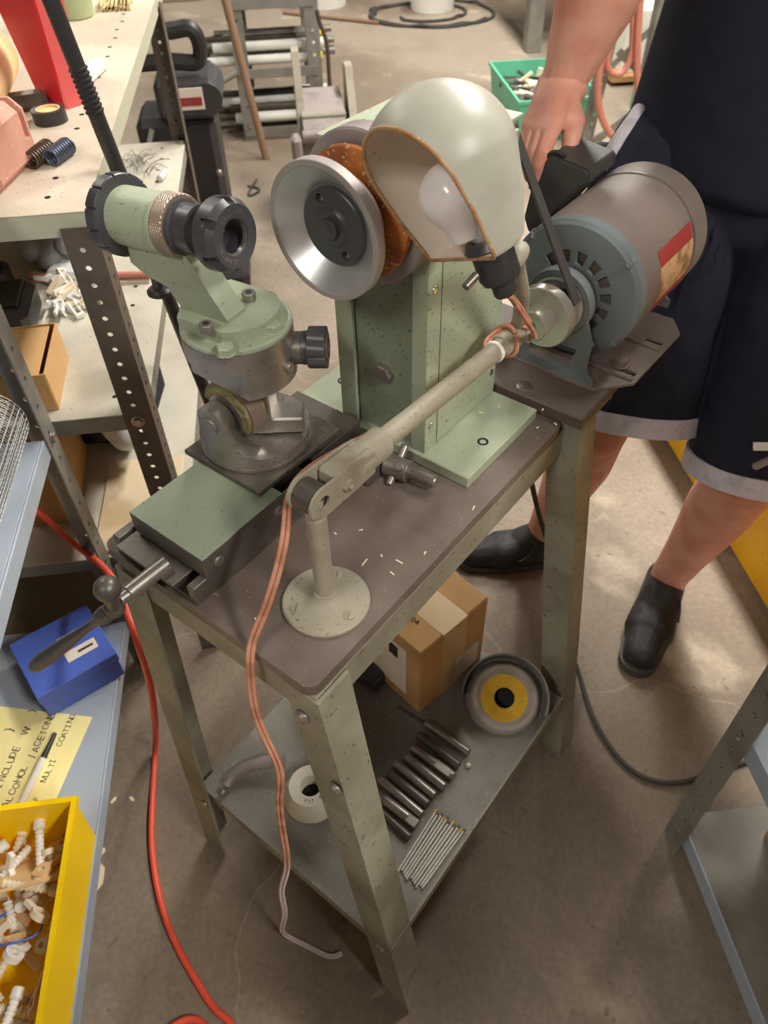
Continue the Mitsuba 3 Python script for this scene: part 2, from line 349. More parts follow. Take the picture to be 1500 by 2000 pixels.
# crank
cz, cy = .806, .2
B().cyl((.012, cy, cz), (-.036, cy, cz), .0085).cyl((-.034, cy, cz), (-.046, cy, cz), .006).put(H+'__crank_shaft', 'm_steel')
hub = A3(-.052, cy+.004, cz-.008); hd = nrm(A3(-.118, .281, .712)-hub)
hball = at(210, 1150, X=-.062); L_ = .128; prof = [(0, -.003), (.006, -.002), (.0095, .006), (.0085, .014), (.0055, .02), (.0042, .03), (.0052, .05), (.0075, .08), (.0088, .112), (.008, .130), (.005, .137), (0, .1385)]
B().lathe(prof, hub+hd*.008, hd, 24).ball(hub, .0105).ball(hball, .0122).cyl(hub, hball, .0068).put(H+'__crank_handle', 'm_darksteel', 40, label='steel ball crank handle')
# swivel plate and saddle
AX, AY = .178, .229
B().bx(.116, .245, .166, .279, .835, .8415, .001).put(H+'__swivel_plate', 'm_darksteel')
B().bx(.2, .284, .17, .268, .803, .824, .001).put(H+'__way', 'm_darksteel')
o = (AX, AY, .8415)
B().lathe([(0, 0), (.0585, 0), (.0595, .002), (.0595, .0055), (.034, .006), (0, .006)], o, (0, 0, 1), 64).put(H+'__swivel_base', 'm_steel', label='round steel swivel base')
# a yoke standing on the base: cylinder cut by a scoop and rounded to an ear on the left
yr = rotz(2)
e_prof = Polygon([(-.058, -.01), (.058, -.01), (.058, .012), (.044, .014), (.034, .019), (.026, .028), (.021, .040), (.0195, .048)]+[(.0195*math.cos(t), .052+.0195*math.sin(t)) for t in np.linspace(.05, math.pi-.05, 18)]+[(-.0195, .048), (-.021, .040), (-.026, .028), (-.034, .019), (-.044, .014), (-.058, .012)])
s_prof = Polygon([(-.07, -.01), (.07, -.01), (.07, .0145), (-.008, .0145), (-.020, .016), (-.030, .021), (-.037, .030), (-.041, .042), (-.042, .08), (-.07, .08)])
Mx1 = np.eye(4); Mx1[:3, 0] = (0, 1, 0); Mx1[:3, 1] = (0, 0, 1); Mx1[:3, 2] = (1, 0, 0); Mx1[0, 3] = -.08
Mx2 = np.eye(4); Mx2[:3, 0] = (1, 0, 0); Mx2[:3, 1] = (0, 0, 1); Mx2[:3, 2] = (0, -1, 0); Mx2[1, 3] = .08
yk = m3.Manifold.cylinder(.08, .0592, .0592, 72) ^ tri2man(trimesh.creation.extrude_polygon(e_prof, .16, engine='earcut').apply_transform(Mx1)) ^ tri2man(trimesh.creation.extrude_polygon(s_prof, .16, engine='earcut').apply_transform(Mx2))
My = np.eye(4); My[:3, :3] = yr; My[:3, 3] = (AX, AY, .846)
put(H+'__yoke', man2tri(yk).apply_transform(My), 'm_steel', 30, label='steel yoke with rounded ear')
pb_ = A3(AX, AY, .897)+yr@A3(-.0585, 0, 0); dx_ = yr@A3(-1, 0, 0)
B().cyl(pb_-dx_*.004, pb_+dx_*.0022, .0108).cyl(pb_+dx_*.0018, pb_+dx_*.0026, .0045).put(H+'__pivot_bolt', 'm_steel')
B().box(A3(AX, AY, .893)+yr@A3(.036, .026, 0), (.014, .030, .075), yr, .003).put(H+'__ear', 'm_steel')
# graduated drum with a brown band and felt wipers, between the ears
dax = yr@A3(1, 0, 0); dc = A3(AX, AY, .897)+yr@A3(-.018, 0, 0)
th = np.linspace(-.5, 2.4, 40)
def arcband(r0, r1, a0, a1, w, n=30):
    a = np.linspace(a0, a1, n); return Polygon([(r1*math.cos(t), r1*math.sin(t)) for t in a]+[(r0*math.cos(t), r0*math.sin(t)) for t in a[::-1]])
Md = np.eye(4); Md[:3, 0] = yr@A3(0, -1, 0); Md[:3, 1] = A3(0, 0, 1); Md[:3, 2] = np.cross(Md[:3, 0], Md[:3, 1])
if Md[:3, 2]@dax < 0: pass
def dr_(poly, w, off, key, m_):
    M = Md.copy(); M[:3, 3] = dc+Md[:3, 2]*off; B().ext(poly, w, M).put(key, m_, 35)
dr_(Point(0, 0).buffer(.023, 24), .03, -.012, H+'__tilt_hub', 'm_steel')
dr_(arcband(.023, .034, -.45, 2.9, .01), .017, -.004, H+'__graduated_band', 'm_brownband')
dr_(arcband(.023, .0305, -.5, 2.8, .01), .004, .013, H+'__felt_wiper', 'm_felt')
dr_(arcband(.022, .0318, -.3, 2.7, .01), .005, -.009, H+'__felt_wiper', 'm_felt')
# tilting block with its foot
Rf = rotz(-52)
def rel(x, y, z): return A3(AX, AY, 0)+Rf@A3(x, y, 0)+A3(0, 0, z)
B().box(rel(.012, .004, .9), (.022, .05, .075), Rf, .002).box(rel(.036, -.006, .8735), (.04, .03, .02), Rf, .002).put(H+'__tilt_block', 'm_steel', label='steel tilt block with projecting foot')
B().box(rel(.012, .042, .893), (.012, .012, .07), Rf, .003).put(H+'__tilt_arm', 'm_steel')
# body: ring on top, cut cylinder below
body = man2tri(tri2man(revolve([(0, 0), (.052, 0), (.0535, .0015), (.0535, .030), (.0545, .031), (.0545, .0535), (0, .0535)], 72)) - tri2man(trimesh.creation.box((.05, .2, .064)).apply_translation((-.0585, 0, 0)).apply_transform(trimesh.transformations.rotation_matrix(math.radians(0), (0, 0, 1)))))
put(H+'__body', body.apply_transform(frame((AX, AY, .93), (0, 0, 1), (1, 0, 0))), 'm_steel', 30, label='round bright steel head body')
B().lathe([(0, 0), (.0535, 0), (.054, .001), (.054, .004), (.052, .0055), (.05, .006), (0, .006)], (AX, AY, .9835), (0, 0, 1), 72).put(H+'__flange', 'm_greenlight')
p = A3(AX, AY, .95)+nrm((.2, -.98, 0))*.0525
B().cyl(p, p+nrm((.2, -.98, 0))*.005, .0055).put(H+'__set_screw', 'm_steel')
# clamp knob on the right of the body
kd = nrm((.56, -.82, .02)); kp = A3(AX, AY, .957)
B().cyl(kp+kd*.05, kp+kd*.064, .016, 24).put(H+'__knob_collar', 'm_darksteel')
ko = B().cyl(kp+kd*.062, kp+kd*.086, .0165, 32)
for i in range(7):
    a = i*2*math.pi/7; M = frame((0, 0, 0), kd); q = M[:3, 0]*math.cos(a)+M[:3, 1]*math.sin(a)
    ko.cyl(kp+kd*.068+q*.0115, kp+kd*.086+q*.0115, .0095, 16)
ko.put(H+'__clamp_knob', 'm_blackmetal', 40, label='black lobed clamp knob')
B().lathe([(.0105, 0), (.0125, 0), (.0125, .0012), (.0105, .0012)], kp+kd*.0862, kd, 40, True).put(H+'__knob_ring', 'm_steel')
# green casting: pad, arm and saddle.  sd = direction of the spindle tube
sd = nrm((.12, -.99, 0)); sx = nrm(np.cross(sd, [0, 0, 1]))       # sx: sideways
NZ = 1.075; nose = A3(.165, .193, 1.087); tail = A3(.150, .335, 1.075)
mid = A3(AX-.013, AY, 0); Q = lambda l, z, s=0: mid+(-sd)*l+A3(0, 0, z)+sx*s     # l: backwards along the tube
pad = Polygon([(.044*math.cos(a), .044*math.sin(a)) for a in np.linspace(-1.15, 1.15, 20)]+[(-.035, .040), (-.047, .02), (-.047, -.02), (-.035, -.040)])
B().ext(pad, .014, frame((AX, AY, .9885), (0, 0, 1), sd)).put(H+'__mounting_pad', 'm_greenlight', False)
Ma = np.eye(4); Ma[:3, 0] = -sd; Ma[:3, 1] = A3(0, 0, 1); Ma[:3, 2] = np.cross(-sd, [0, 0, 1]); Ma[:3, 3] = mid-Ma[:3, 2]*.013
armp = Polygon([(-.016, 1.0), (.03, 1.0), (.041, 1.006), (.047, 1.014), (.052, 1.022), (.075, 1.026), (.093, 1.036), (.093, 1.060), (.02, 1.060), (.012, 1.050), (-.002, 1.026), (-.016, 1.006)])
B().ext(armp, .026, Ma).put(H+'__arm', 'm_greenlight', 24, label='green cast arm that carries the collet spindle')
for s_ in (-1, 1):
    B().cyl(Q(-.013+.006, 1.002, s_*.031), Q(-.013+.006, 1.0105, s_*.031), .0068).put(H+'__cap_screw', 'm_steel')
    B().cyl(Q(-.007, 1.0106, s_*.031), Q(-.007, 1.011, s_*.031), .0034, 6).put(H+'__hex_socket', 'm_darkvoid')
for l, s_ in ((-.045, -.014), (-.03, .036), (.04, -.03)):
    B().cyl(Q(l, .9893, s_), Q(l, .9905, s_), .0095).hexn(Q(l, .9905, s_), (0, 0, 1), .0085, .007).put(H+'__hex_bolt', 'm_greenlight', False)
# spindle tube, flange, knurled ring, chuck
ax = nose-tail; Ls = np.linalg.norm(ax); ax = ax/Ls
B().lathe([(0, 0), (.0255, 0), (.0262, .001), (.0262, .056), (0, .056)], tail+ax*.012, ax, 56).put(H+'__spindle_tube', 'm_greenlight', label='green painted spindle tube')
fl = revolve([(0, 0), (.035, 0), (.036, .001), (.036, .0115), (.035, .0125), (.030, .0135), (0, .0135)], 72)
cut = [cham((.009, .0024, .03), .0003).apply_translation((.0385, 0, .014)).apply_transform(trimesh.transformations.rotation_matrix(math.radians(a), (0, 0, 1))) for a in range(0, 360, 30)]
slot = revolve([(.0382, .005), (.04, .005), (.04, .0065), (.0382, .0065)], 72, True)
put(H+'__index_flange', man2tri(tri2man(fl)-m3.Manifold.batch_boolean([tri2man(c) for c in cut], m3.OpType.Add)).apply_transform(frame(tail, ax)), 'm_blackmetal', 25, label='black index flange with notched rim')
B().lathe([(.0262, 0), (.0275, .0005), (.0275, .004), (.0262, .0045)], tail+ax*.064, ax, 60, True).put(H+'__bezel', 'm_greenlight')
kn = B()
n_, hs = 72, .0009
ang = np.arange(n_)*2*np.pi/n_; hh = np.linspace(.0685, .083, 13)
v = []; f = []
for i, z in enumerate(hh):
    for j, a in enumerate(ang):
        rr = .0262+hs*(1 if (i+j) % 2 else 0)-(.0006 if i in (0, 12) else 0); v.append((rr*math.cos(a), rr*math.sin(a), z))
for i in range(12):
    for j in range(n_):
        k2 = (j+1) % n_; q = (i*n_+j, i*n_+k2, (i+1)*n_+k2, (i+1)*n_+j); f += [(q[0], q[1], q[2]), (q[0], q[2], q[3])] if (i+j) % 2 else [(q[0], q[1], q[3]), (q[1], q[2], q[3])]
c0, c1 = len(v), len(v)+1; v += [(0, 0, hh[0]), (0, 0, hh[-1])]
for j in range(n_):
    k2 = (j+1) % n_; f += [(c0, k2, j), (c1, 12*n_+j, 12*n_+k2)]
put(H+'__knurled_ring', trimesh.Trimesh(v, f, process=False).apply_transform(frame(tail, ax)), 'm_knurl', False, label='steel ring with diamond knurling')
B().lathe([(0, .082), (.0235, .082), (.0235, .086), (.0205, .087), (.0205, .104), (0, .104)], tail, ax, 48).put(H+'__chuck_body', 'm_blackmetal')
nut = revolve([(.0165, 0), (.0235, 0), (.0295, .006), (.0305, .008), (.0305, .0215), (.0262, .0275), (.0155, .0275), (.0155, .02), (.0185, .018), (.0185, .004)], 72, True)
cuts = [cham((.010, .0075, .016), .0006).apply_translation((.031, 0, .0215)).apply_transform(trimesh.transformations.rotation_matrix(math.radians(60*i+20), (0, 0, 1))) for i in range(6)]
put(H+'__collet_nut', man2tri(tri2man(nut)-m3.Manifold.batch_boolean([tri2man(c) for c in cuts], m3.OpType.Add)).apply_transform(frame(tail+ax*(Ls-.0275), ax)), 'm_blackmetal', 25, label='black collet nut with six slots')
B().lathe([(.0145, .0225), (.0155, .0225), (.0155, .026), (.0145, .026)], tail+ax*(Ls-.0275), ax, 48, True).put(H+'__nut_ring', 'm_steel')
def ringtext(s, r, h, a0, step, key, o, axd, m_):
    Mx = frame(o, axd, np.cross([0, 0, 1], axd)); g = []
    for i, ch in enumerate(s):
        if ch == ' ': continue
        a = a0-i*step; rad = Mx[:3, 0]*math.cos(a)+Mx[:3, 1]*math.sin(a); tan = Mx[:3, 0]*math.sin(a)-Mx[:3, 1]*math.cos(a)
        g.append(lettering(ch, h, o+rad*r-tan*h*.35, tan, rad, .0002))
    put(key, trimesh.util.concatenate(g), m_, False)
ringtext('ER32-UM', .0185, .0042, 2.2, .19, H+'__nut_lettering', nose+ax*.0001, ax, 'm_steel')
ringtext('CLAMPING', .0185, .0036, 4.4, .17, H+'__nut_lettering', nose+ax*.0001, ax, 'm_steel')
# index pin
ip = A3(.155, .307, 1.003)
B().cyl(ip+A3(0, 0, .004), ip+A3(0, 0, .03), .0052).put(H+'__index_pin', 'm_blackmetal')
B().lathe([(0, 0), (.009, 0), (.0118, .002), (.0118, .005), (.009, .0075), (0, .008)], ip-A3(0, 0, .003), (0, 0, 1), 32).put(H+'__index_knob', 'm_black')
B().box(Q(.092, 1.046, 0), (.012, .02, .008), rotz(14), .001).put(H+'__index_catch', 'm_black')
# stop block and T bolts beside the slide
B().bx(.236, .275, .122, .150, TOP, .806, .002).put('stop_block', 'm_darksteel'); tag('stop_block', 'small dark steel stop block beside the workhead slide, near the lamp arm', 'block')
t = 'tee_bolt'; q = at(602, 915, z=.79)
B().cyl(q+A3(-.012, 0, .0), q+A3(.01, 0, 0), .0062).hexn(q+A3(.004, -.002, 0), (1, -.2, 0), .0115, .007).put(t+'__bolt', 'm_steel', False)
B().hexn(q+A3(-.02, .004, 0), (1, -.2, 0), .009, .008).put(t+'__nut', 'm_steel', False)
tag(t, 'small steel bolt with square nut lying by the slide behind the lamp arm', 'bolt')

# ------------------------------------------------------------------ the grinding head
G = 'tool_grinder'
tag(G, 'green tool grinder with upright box column and silver cup wheel on the stand', 'grinder')
CT = 1.12
B().bx(.302, .456, .031, .289, TOP, TOP+.0155, .0012).put(G+'__base_plate', 'm_greenlight', label='thick green base plate')
B().bx(.3145, .452, .099, .2175, .7955, CT-.002, .001).put(G+'__column', 'm_green')
B().bx(.307, .312, .0945, .114, .7955, CT-.002, .0006).bx(.307, .330, .0945, .0975, .7955, CT-.002, .0006).put(G+'__corner_flange', 'm_greenlight', label='light green folded corner flange')
B().bx(.307, .312, .194, .2165, .7955, CT-.002, .0006).bx(.307, .330, .2145, .2175, .7955, CT-.002, .0006).put(G+'__corner_flange', 'm_greenlight', label='light green folded corner flange')
B().bx(.332, .456, .0945, .0985, .7965, CT-.012, .0008).put(G+'__side_cover', 'm_greenlight', label='light green side cover with screws')
B().bx(.305, .458, .093, .224, CT-.002, CT+.002, .0008).put(G+'__top_cover', 'm_greenlight')
B().hexn((.3145, .1552, .880), (-1, 0, 0), .0115, .008).put(G+'__hex_bolt', 'm_steel', False)
for x, z in ((.318, .83), (.446, .845), (.445, .83), (.318, 1.0), (.446, 1.0)):
    B().lathe([(0, 0), (.0045, 0), (.004, .0014), (0, .0024)], (x, .0945, z), (0, -1, 0), 14).put(G+'__screw', 'm_chrome')
for x, y in ((.365, .052), (.36, .262)):
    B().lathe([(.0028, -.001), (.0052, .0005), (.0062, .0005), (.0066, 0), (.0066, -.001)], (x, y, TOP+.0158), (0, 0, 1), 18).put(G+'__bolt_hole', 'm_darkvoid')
wx, wy, wz = .229, .155, 1.075
O = (wx, wy, wz); AXW = (1, 0, 0)
B().lathe([(.0562, .0004), (.0568, 0), (.0612, 0), (.0618, .0008), (.0618, .0105), (.0562, .0105)], O, AXW, 96, True).put(G+'__abrasive_rim', 'm_abrasive', label='grey abrasive rim of the cup wheel')
B().lathe([(.0562, .0012), (.0365, .0195), (.034, .0205), (0, .0205), (0, .037), (.04, .037), (.0612, .0105), (.0575, .006)], O, AXW, 96).put(G+'__cup_wheel', 'm_wheelbody', label='polished aluminium cup wheel body')
hubm = tri2man(revolve([(0, .0135), (.017, .0135), (.0185, .0145), (.0335, .0145), (.0345, .0155), (.0345, .0205), (0, .0205)], 72))
hubm -= m3.Manifold.batch_boolean([m3.Manifold.cylinder(.02, .0042, .0042, 20).translate((.0265*math.cos(a), .0265*math.sin(a), .008)) for a in (math.radians(75+90-15), math.radians(255+90-15))], m3.OpType.Add)
put(G+'__hub_flange', man2tri(hubm).apply_transform(frame(O, AXW, (0, 0, 1))), 'm_blackmetal', 25, label='dark hub flange with two pin holes')
B().lathe([(0, .009), (.002, .0075), (.0065, .0075), (.009, .0085), (.0095, .0095), (.0095, .0125), (.0155, .0125), (.0165, .0135), (.0165, .0145), (0, .0145)], O, AXW, 48).put(G+'__spindle_nut', 'm_blackmetal')
B().lathe([(0, .044), (.058, .044), (.0595, .0455), (.0595, .0505), (.058, .052), (0, .052)], O, AXW, 72).put(G+'__rusty_disc', 'm_rust', label='orange rusty backing disc')
B().cyl((wx+.03, wy, wz), (.32, wy, wz), .014).put(G+'__spindle', 'm_steel')
B().lathe([(0, .056), (.0685, .056), (.0705, .058), (.0705, .0775), (0, .0775)], (wx, wy, wz-.0), AXW, 72).put(G+'__wheel_guard', 'm_guard', label='round grey wheel guard')
PX = .518
B().cyl((.44, wy, wz), (PX+.014, wy, wz), .009).lathe([(0, 0), (.018, 0), (.0205, .001), (.0205, .0035), (.0178, .004), (.0178, .020), (.0205, .0205), (.0205, .023), (0, .023)], (PX-.012, wy, wz), AXW, 48).put(G+'__spindle_pulley', 'm_alu')

# ------------------------------------------------------------------ the motor
Mo = 'electric_motor'
tag(Mo, 'grey electric motor with taupe shell, red nameplate and silver pulley', 'motor')
my, mz, mr = .06, .895, .0865
MX0, MX1 = .565, .785
B().lathe([(0, .004), (mr-.001, .004), (mr, .006), (mr, .165), (0, .165)], (MX0, my, mz), (1, 0, 0), 96).put(Mo+'__shell', 'm_motor', label='dusty taupe cylindrical motor shell')
bell = tri2man(revolve([(0, -.006), (.03, -.006), (.05, -.002), (.082, 0), (mr-.0005, .004), (mr+.0005, .0045), (mr+.0005, .02), (.078, .02), (.078, .006), (0, .006)], 96))
vents = []
for i in range(9):
    a = math.radians(-50+i*25)
    v_ = trimesh.creation.extrude_polygon(arcband(.038, .053, a, a+math.radians(15), 0, 6), .03, engine='earcut').apply_translation((0, 0, -.015))
    vents.append(tri2man(v_))
fb = frame((MX0, my, mz), (1, 0, 0), (0, 0, 1))
put(Mo+'__end_bell', man2tri(bell-m3.Manifold.batch_boolean(vents, m3.OpType.Add)).apply_transform(fb), 'm_motorblue', 30, label='blue grey front end bell with vent slots')
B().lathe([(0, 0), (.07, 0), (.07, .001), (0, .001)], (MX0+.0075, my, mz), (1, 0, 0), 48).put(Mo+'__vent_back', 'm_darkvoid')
B().lathe([(0, .163), (mr+.0008, .163), (mr+.0008, .205), (mr-.004, .216), (.05, .222), (0, .224)], (MX0, my, mz), (1, 0, 0), 96).put(Mo+'__rear_bell', 'm_motor')
B().lathe([(mr, 0), (mr+.0018, .0004), (mr+.0018, .0022), (mr, .0026)], (MX0+.161, my, mz), (1, 0, 0), 96, True).put(Mo+'__shell_band', 'm_steel')
for a in (-38, 40, 140, 220):
    q = A3(MX0, my, mz)+A3(-.0005, -math.cos(math.radians(a))*.0815, math.sin(math.radians(a))*.0815)
    B().lathe([(0, 0), (.0048, 0), (.0046, .002), (.0026, .0026), (.002, .005), (0, .005)], q+A3(.002, 0, 0), (-1, 0, 0), 16).box(q+A3(.009, 0, 0), (.012, .011, .011), None, .002).put(Mo+'__through_bolt', 'm_motorblue')
# cradle: front and back plates on a slotted base
Zb = TOP+.018
cr = Polygon([(-.078, 0), (.064, 0), (.064, .012), (.056, .017), (.052, .026), (.053, .055), (.056, .060), (.052, .063), (.048, .072), (.044, .083)]+[(.042*math.cos(a), .097+.042*math.sin(a)) for a in np.linspace(-.25, -math.pi+.25, 20)]+[(-.05, .080), (-.055, .04), (-.078, .02)])
cr = cr.difference(Polygon([(-.030, .016), (.030, .016), (.030, .030), (.036, .046), (-.036, .046), (-.030, .034)]))
Mc = np.eye(4); Mc[:3, 0] = (0, -1, 0); Mc[:3, 1] = (0, 0, 1); Mc[:3, 2] = (-1, 0, 0); Mc[:3, 3] = (.532, my, Zb)
B().ext(cr, .0035, Mc).put(Mo+'__cradle_plate', 'm_motorblue', False, label='blue grey pressed cradle plate')
Mc2 = Mc.copy(); Mc2[0, 3] = .765
B().ext(cr, .0035, Mc2).put(Mo+'__cradle_plate', 'm_motorblue', False)
B().lathe([(.034, 0), (.0415, 0), (.0425, .001), (.0425, .013), (.0415, .014), (.034, .014)], (.530, my, mz), (1, 0, 0), 56, True).put(Mo+'__cushion_ring', 'm_motorblue')
B().lathe([(.026, .003), (.035, .003), (.035, .034), (.026, .034)], (.527, my, mz), (1, 0, 0), 40, True).put(Mo+'__rubber_ring', 'm_rubber')
bp = Polygon([(.525, -.010), (.566, -.044), (.705, -.046), (.735, -.024), (.735, .13), (.525, .13)])
bp = bp.difference(__import__('shapely').union_all([sbox(x-.0028, -.036, x+.0028, -.014).buffer(.0018) for x in (.584, .668)]))
B().ext(bp, .0035, frame((0, 0, Zb), (0, 0, 1), (1, 0, 0))).put(Mo+'__base', 'm_motor', False, label='taupe motor base plate with long slots')
for x in (.566, .648):
    B().bx(x, x+.004, -.04, .12, Zb+.003, Zb+.008, .001).put(Mo+'__base_rib', 'm_motor')
q = at(1212, 713, z=Zb+.004)
B().cyl(q, q+A3(0, 0, .0025), .0115).hexn(q+A3(0, 0, .0025), (0, 0, 1), .009, .009).put(Mo+'__mounting_bolt', 'm_motor', False)
# nameplate wrapped on the shell
def on_shell(x, a, r): return (MX0+x, my-r*math.cos(a), mz+r*math.sin(a))
def patch(x0, x1, a0, a1, key, m_, lab=None, r=mr+.0004):
    n = 16; v = []; f = []
    for i in range(n+1):
        a = a0+(a1-a0)*i/n
        for x in (x0, x1): v += [on_shell(x, a, r+.0005), on_shell(x, a, r-.0003)]
    for i in range(n):
        b_, c_ = i*4, i*4+4
        for q in ((0, 2, 6, 4), (1, 5, 7, 3), (0, 4, 5, 1), (2, 3, 7, 6)):
            ids = [b_+k if k < 4 else c_+k-4 for k in q]; f += [(ids[0], ids[1], ids[2]), (ids[0], ids[2], ids[3])]
    e = n*4; f += [(0, 1, 3), (0, 3, 2), (e, e+2, e+3), (e, e+3, e+1)]
    m = trimesh.Trimesh(v, f, process=False)
    if m.volume < 0: m.invert()
    put(key, m, m_, 40, lab)
NP0, NP1 = .060, .157
patch(NP0, NP1, math.radians(-20), math.radians(33), Mo+'__nameplate', 'm_platetan', 'worn tan and red nameplate')
patch(NP0, NP1, math.radians(20), math.radians(33), Mo+'__nameplate__red_band', 'm_platered', None, mr+.0008)
patch(NP0, NP1, math.radians(-20), math.radians(-10), Mo+'__nameplate__red_band', 'm_platered', None, mr+.0008)
# pulley with stepped hub
B().lathe([(0, -.022), (.0178, -.022), (.0188, -.021), (.0188, 0), (.0365, 0), (.0378, .0012), (.0378, .014), (.0315, .0165), (.0315, .036), (.0345, .037), (.0345, .040), (0, .040)], (.489, my, mz), (1, 0, 0), 72).put(Mo+'__pulley', 'm_alu', 35, label='turned aluminium pulley with hub')
B().cyl((.4665, my, mz), (.4675, my, mz), .0062).put(Mo+'__shaft_end', 'm_darksteel')
B().cyl((.50, my, mz), (.58, my, mz), .008).put(Mo+'__shaft', 'm_steel')
# switch box on the far side
bp_ = Polygon([(.113, .988), (.172, .996), (.191, .962), (.199, .905), (.190, .886), (.168, .886), (.152, .925), (.131, .955), (.114, .972)])
bp_ = bp_.buffer(-.008).buffer(.008)
Mb = np.eye(4); Mb[:3, 0] = (0, 1, 0); Mb[:3, 1] = (0, 0, 1); Mb[:3, 2] = (1, 0, 0); Mb[0, 3] = .684
B().ext(bp_.buffer(-.003), .08, Mb).ext(bp_, .072, np.array(Mb)+np.array([[0, 0, 0, .004]]+[[0]*4]*3)).put(Mo+'__switch_box', 'm_boxblack', 30, label='black rounded plastic box on the far side of the motor')
B().tube([(.69, .196, .945), (.69, .190, .968), (.69, .176, .992), (.69, .166, .998), (.69, .152, .996)], .0032, 8).put(Mo+'__switch_box__top_rim', 'm_black')
# drive belt round both pulleys
def belt():
    r1, r2 = .032, .0183; c1, c2 = A3(0, my, mz), A3(0, wy, wz); d = nrm(c2-c1); n = np.cross(d, [1, 0, 0])
    a0 = math.atan2(n[2], n[1]); pts = []
    for i in range(25): a = a0-math.pi*i/24+0; pts.append(c2+A3(0, math.cos(a), math.sin(a))*r2)
    for i in range(25): a = a0+math.pi-math.pi*i/24; pts.append(c1+A3(0, math.cos(a), math.sin(a))*r1)
    P_ = np.array(pts); ctr = (c1+c2)/2
    tg = np.roll(P_, -1, 0)-np.roll(P_, 1, 0); nn = np.cross(tg, [1, 0, 0]); nn /= np.linalg.norm(nn, axis=1, keepdims=True)
    if ((P_-ctr)*nn).sum() < 0: nn = -nn
    w, h_ = .0075, .0028; v = []; f = []; N = len(P_)
    for p, q in zip(P_, nn):
        for dx, hh_ in ((-w, 0), (w, 0), (w*.92, h_), (-w*.92, h_)): v.append(p+q*hh_+A3(PX+dx, 0, 0))
    for i in range(N):
        j = (i+1) % N
        for k in range(4):
            l = (k+1) % 4; f += [(i*4+k, i*4+l, j*4+l), (i*4+k, j*4+l, j*4+k)]
    m = trimesh.Trimesh(v, f, process=False)
    if m.volume < 0: m.invert()
    return m
put('drive_belt', belt(), 'm_rubber', 30); tag('drive_belt', 'flat grey rubber drive belt running up from the motor pulley to the grinder', 'belt')
# motor power cord
mc = [at(1035, 905, Y=.06), at(1050, 1000, Y=.05), at(1085, 1100, Y=.06), A3(.60, .02, .15)]
mc = [A3(.60, .12, .775), A3(.60, .12, .72), at(1030, 870, Y=.1), at(1040, 950, Y=.1), at(1060, 1030, Y=.09), at(1082, 1100, Y=.06), at(1098, 1185, z=.16), at(1108, 1262, z=.05), at(1125, 1300, z=.006), at(1150, 1380, z=.006), at(1185, 1450, z=.006), at(1235, 1505, z=.006), at(1290, 1528, z=.006), at(1345, 1525, z=.006), at(1420, 1500, z=.006), at(1520, 1470, z=.006)]
B().tube(mc, .0045, 10, 8).put('motor_power_cord', 'm_rubber'); tag('motor_power_cord', 'black power cord hanging behind the right stand leg and curving across the floor', 'cord')

# ------------------------------------------------------------------ the lamp
L = 'work_lamp'
tag(L, 'old grey green jointed work lamp with bell shade and white bulb on the stand', 'lamp')
lb = A3(.0848, .0548, TOP)
B().lathe([(0, 0), (.0425, 0), (.0435, .001), (.0435, .004), (.042, .0055), (.024, .0072), (.017, .0115), (.0125, .0165), (.0115, .020), (0, .020)], lb, (0, 0, 1), 64).put(L+'__base', 'm_lamp', label='round screw-down lamp base')
for a in (20, 150, 265):
    q = lb+A3(.031*math.cos(math.radians(a)), .031*math.sin(math.radians(a)), .0062)
    b = revolve([(0, 0), (.0058, 0), (.0056, .001), (.0035, .0016), (0, .0018)], 16)
    put(L+'__base_screw', man2tri(tri2man(b)-tri2man(cham((.012, .0014, .003), .0002).apply_translation((0, 0, .0018)))).apply_transform(frame(q, (0, 0, 1), (1, .6, 0))), 'm_lamp', False)
B().cyl(lb+A3(0, 0, .018), (lb[0], lb[1], .905), .0095, 28).cyl((lb[0], lb[1], .888), (lb[0], lb[1], .925), .0082).put(L+'__post', 'm_lamp', label='short upright lamp post')
JZ = .926; ya, yb = .045, .064
B().cyl((lb[0], .0475, JZ), (lb[0], .068, JZ), .0145, 32).put(L+'__knuckle', 'm_darksteel')
adir = nrm(A3(.345, -.001, -.018)); st = A3(lb[0], ya, JZ)
Mj = np.eye(4); Mj[:3, 0] = adir; Mj[:3, 2] = (0, -1, 0); Mj[:3, 1] = np.cross(Mj[:3, 2], Mj[:3, 0]); Mj[:3, 3] = st+A3(0, .001, 0)
ck = Polygon([(.0165*math.cos(a), .0165*math.sin(a)) for a in np.linspace(math.radians(80), math.radians(280), 20)]+[(.045, -.0145), (.07, -.012), (.07, .012), (.045, .0145)])
ck = ck.difference(Point(0, 0).buffer(.0075))
B().ext(ck, .003, Mj).put(L+'__joint_cheek', 'm_lamp', 30)
Mk = Mj.copy(); Mk[:3, 3] = st+A3(0, .026, 0)
B().ext(ck, .003, Mk).put(L+'__joint_cheek', 'm_lamp', 30)
q = (Mj@np.r_[.031, .0, .003, 1])[:3]
B().hexn(q, (0, -1, 0), .0068, .0035).cyl(q+A3(0, -.003, 0), q+A3(0, -.007, 0), .0034).cyl(q+A3(0, .03, 0), q+A3(0, .036, 0), .005).put(L+'__joint_bolt', 'm_lamp', False)
ac = st+A3(0, .012, 0)
B().cyl(ac+adir*.052, ac+adir*.098, .0155, 32, bev=.003).box(ac+adir*.045, (.05, .0235, .029), np.stack([adir, A3(0, 1, 0), np.cross(adir, A3(0, 1, 0))], 1), .003).cyl(ac+adir*.08, ac+adir*.315, .0105, 32).put(L+'__arm', 'm_lamp', label='long tubular lamp arm')
ae = ac+adir*.345
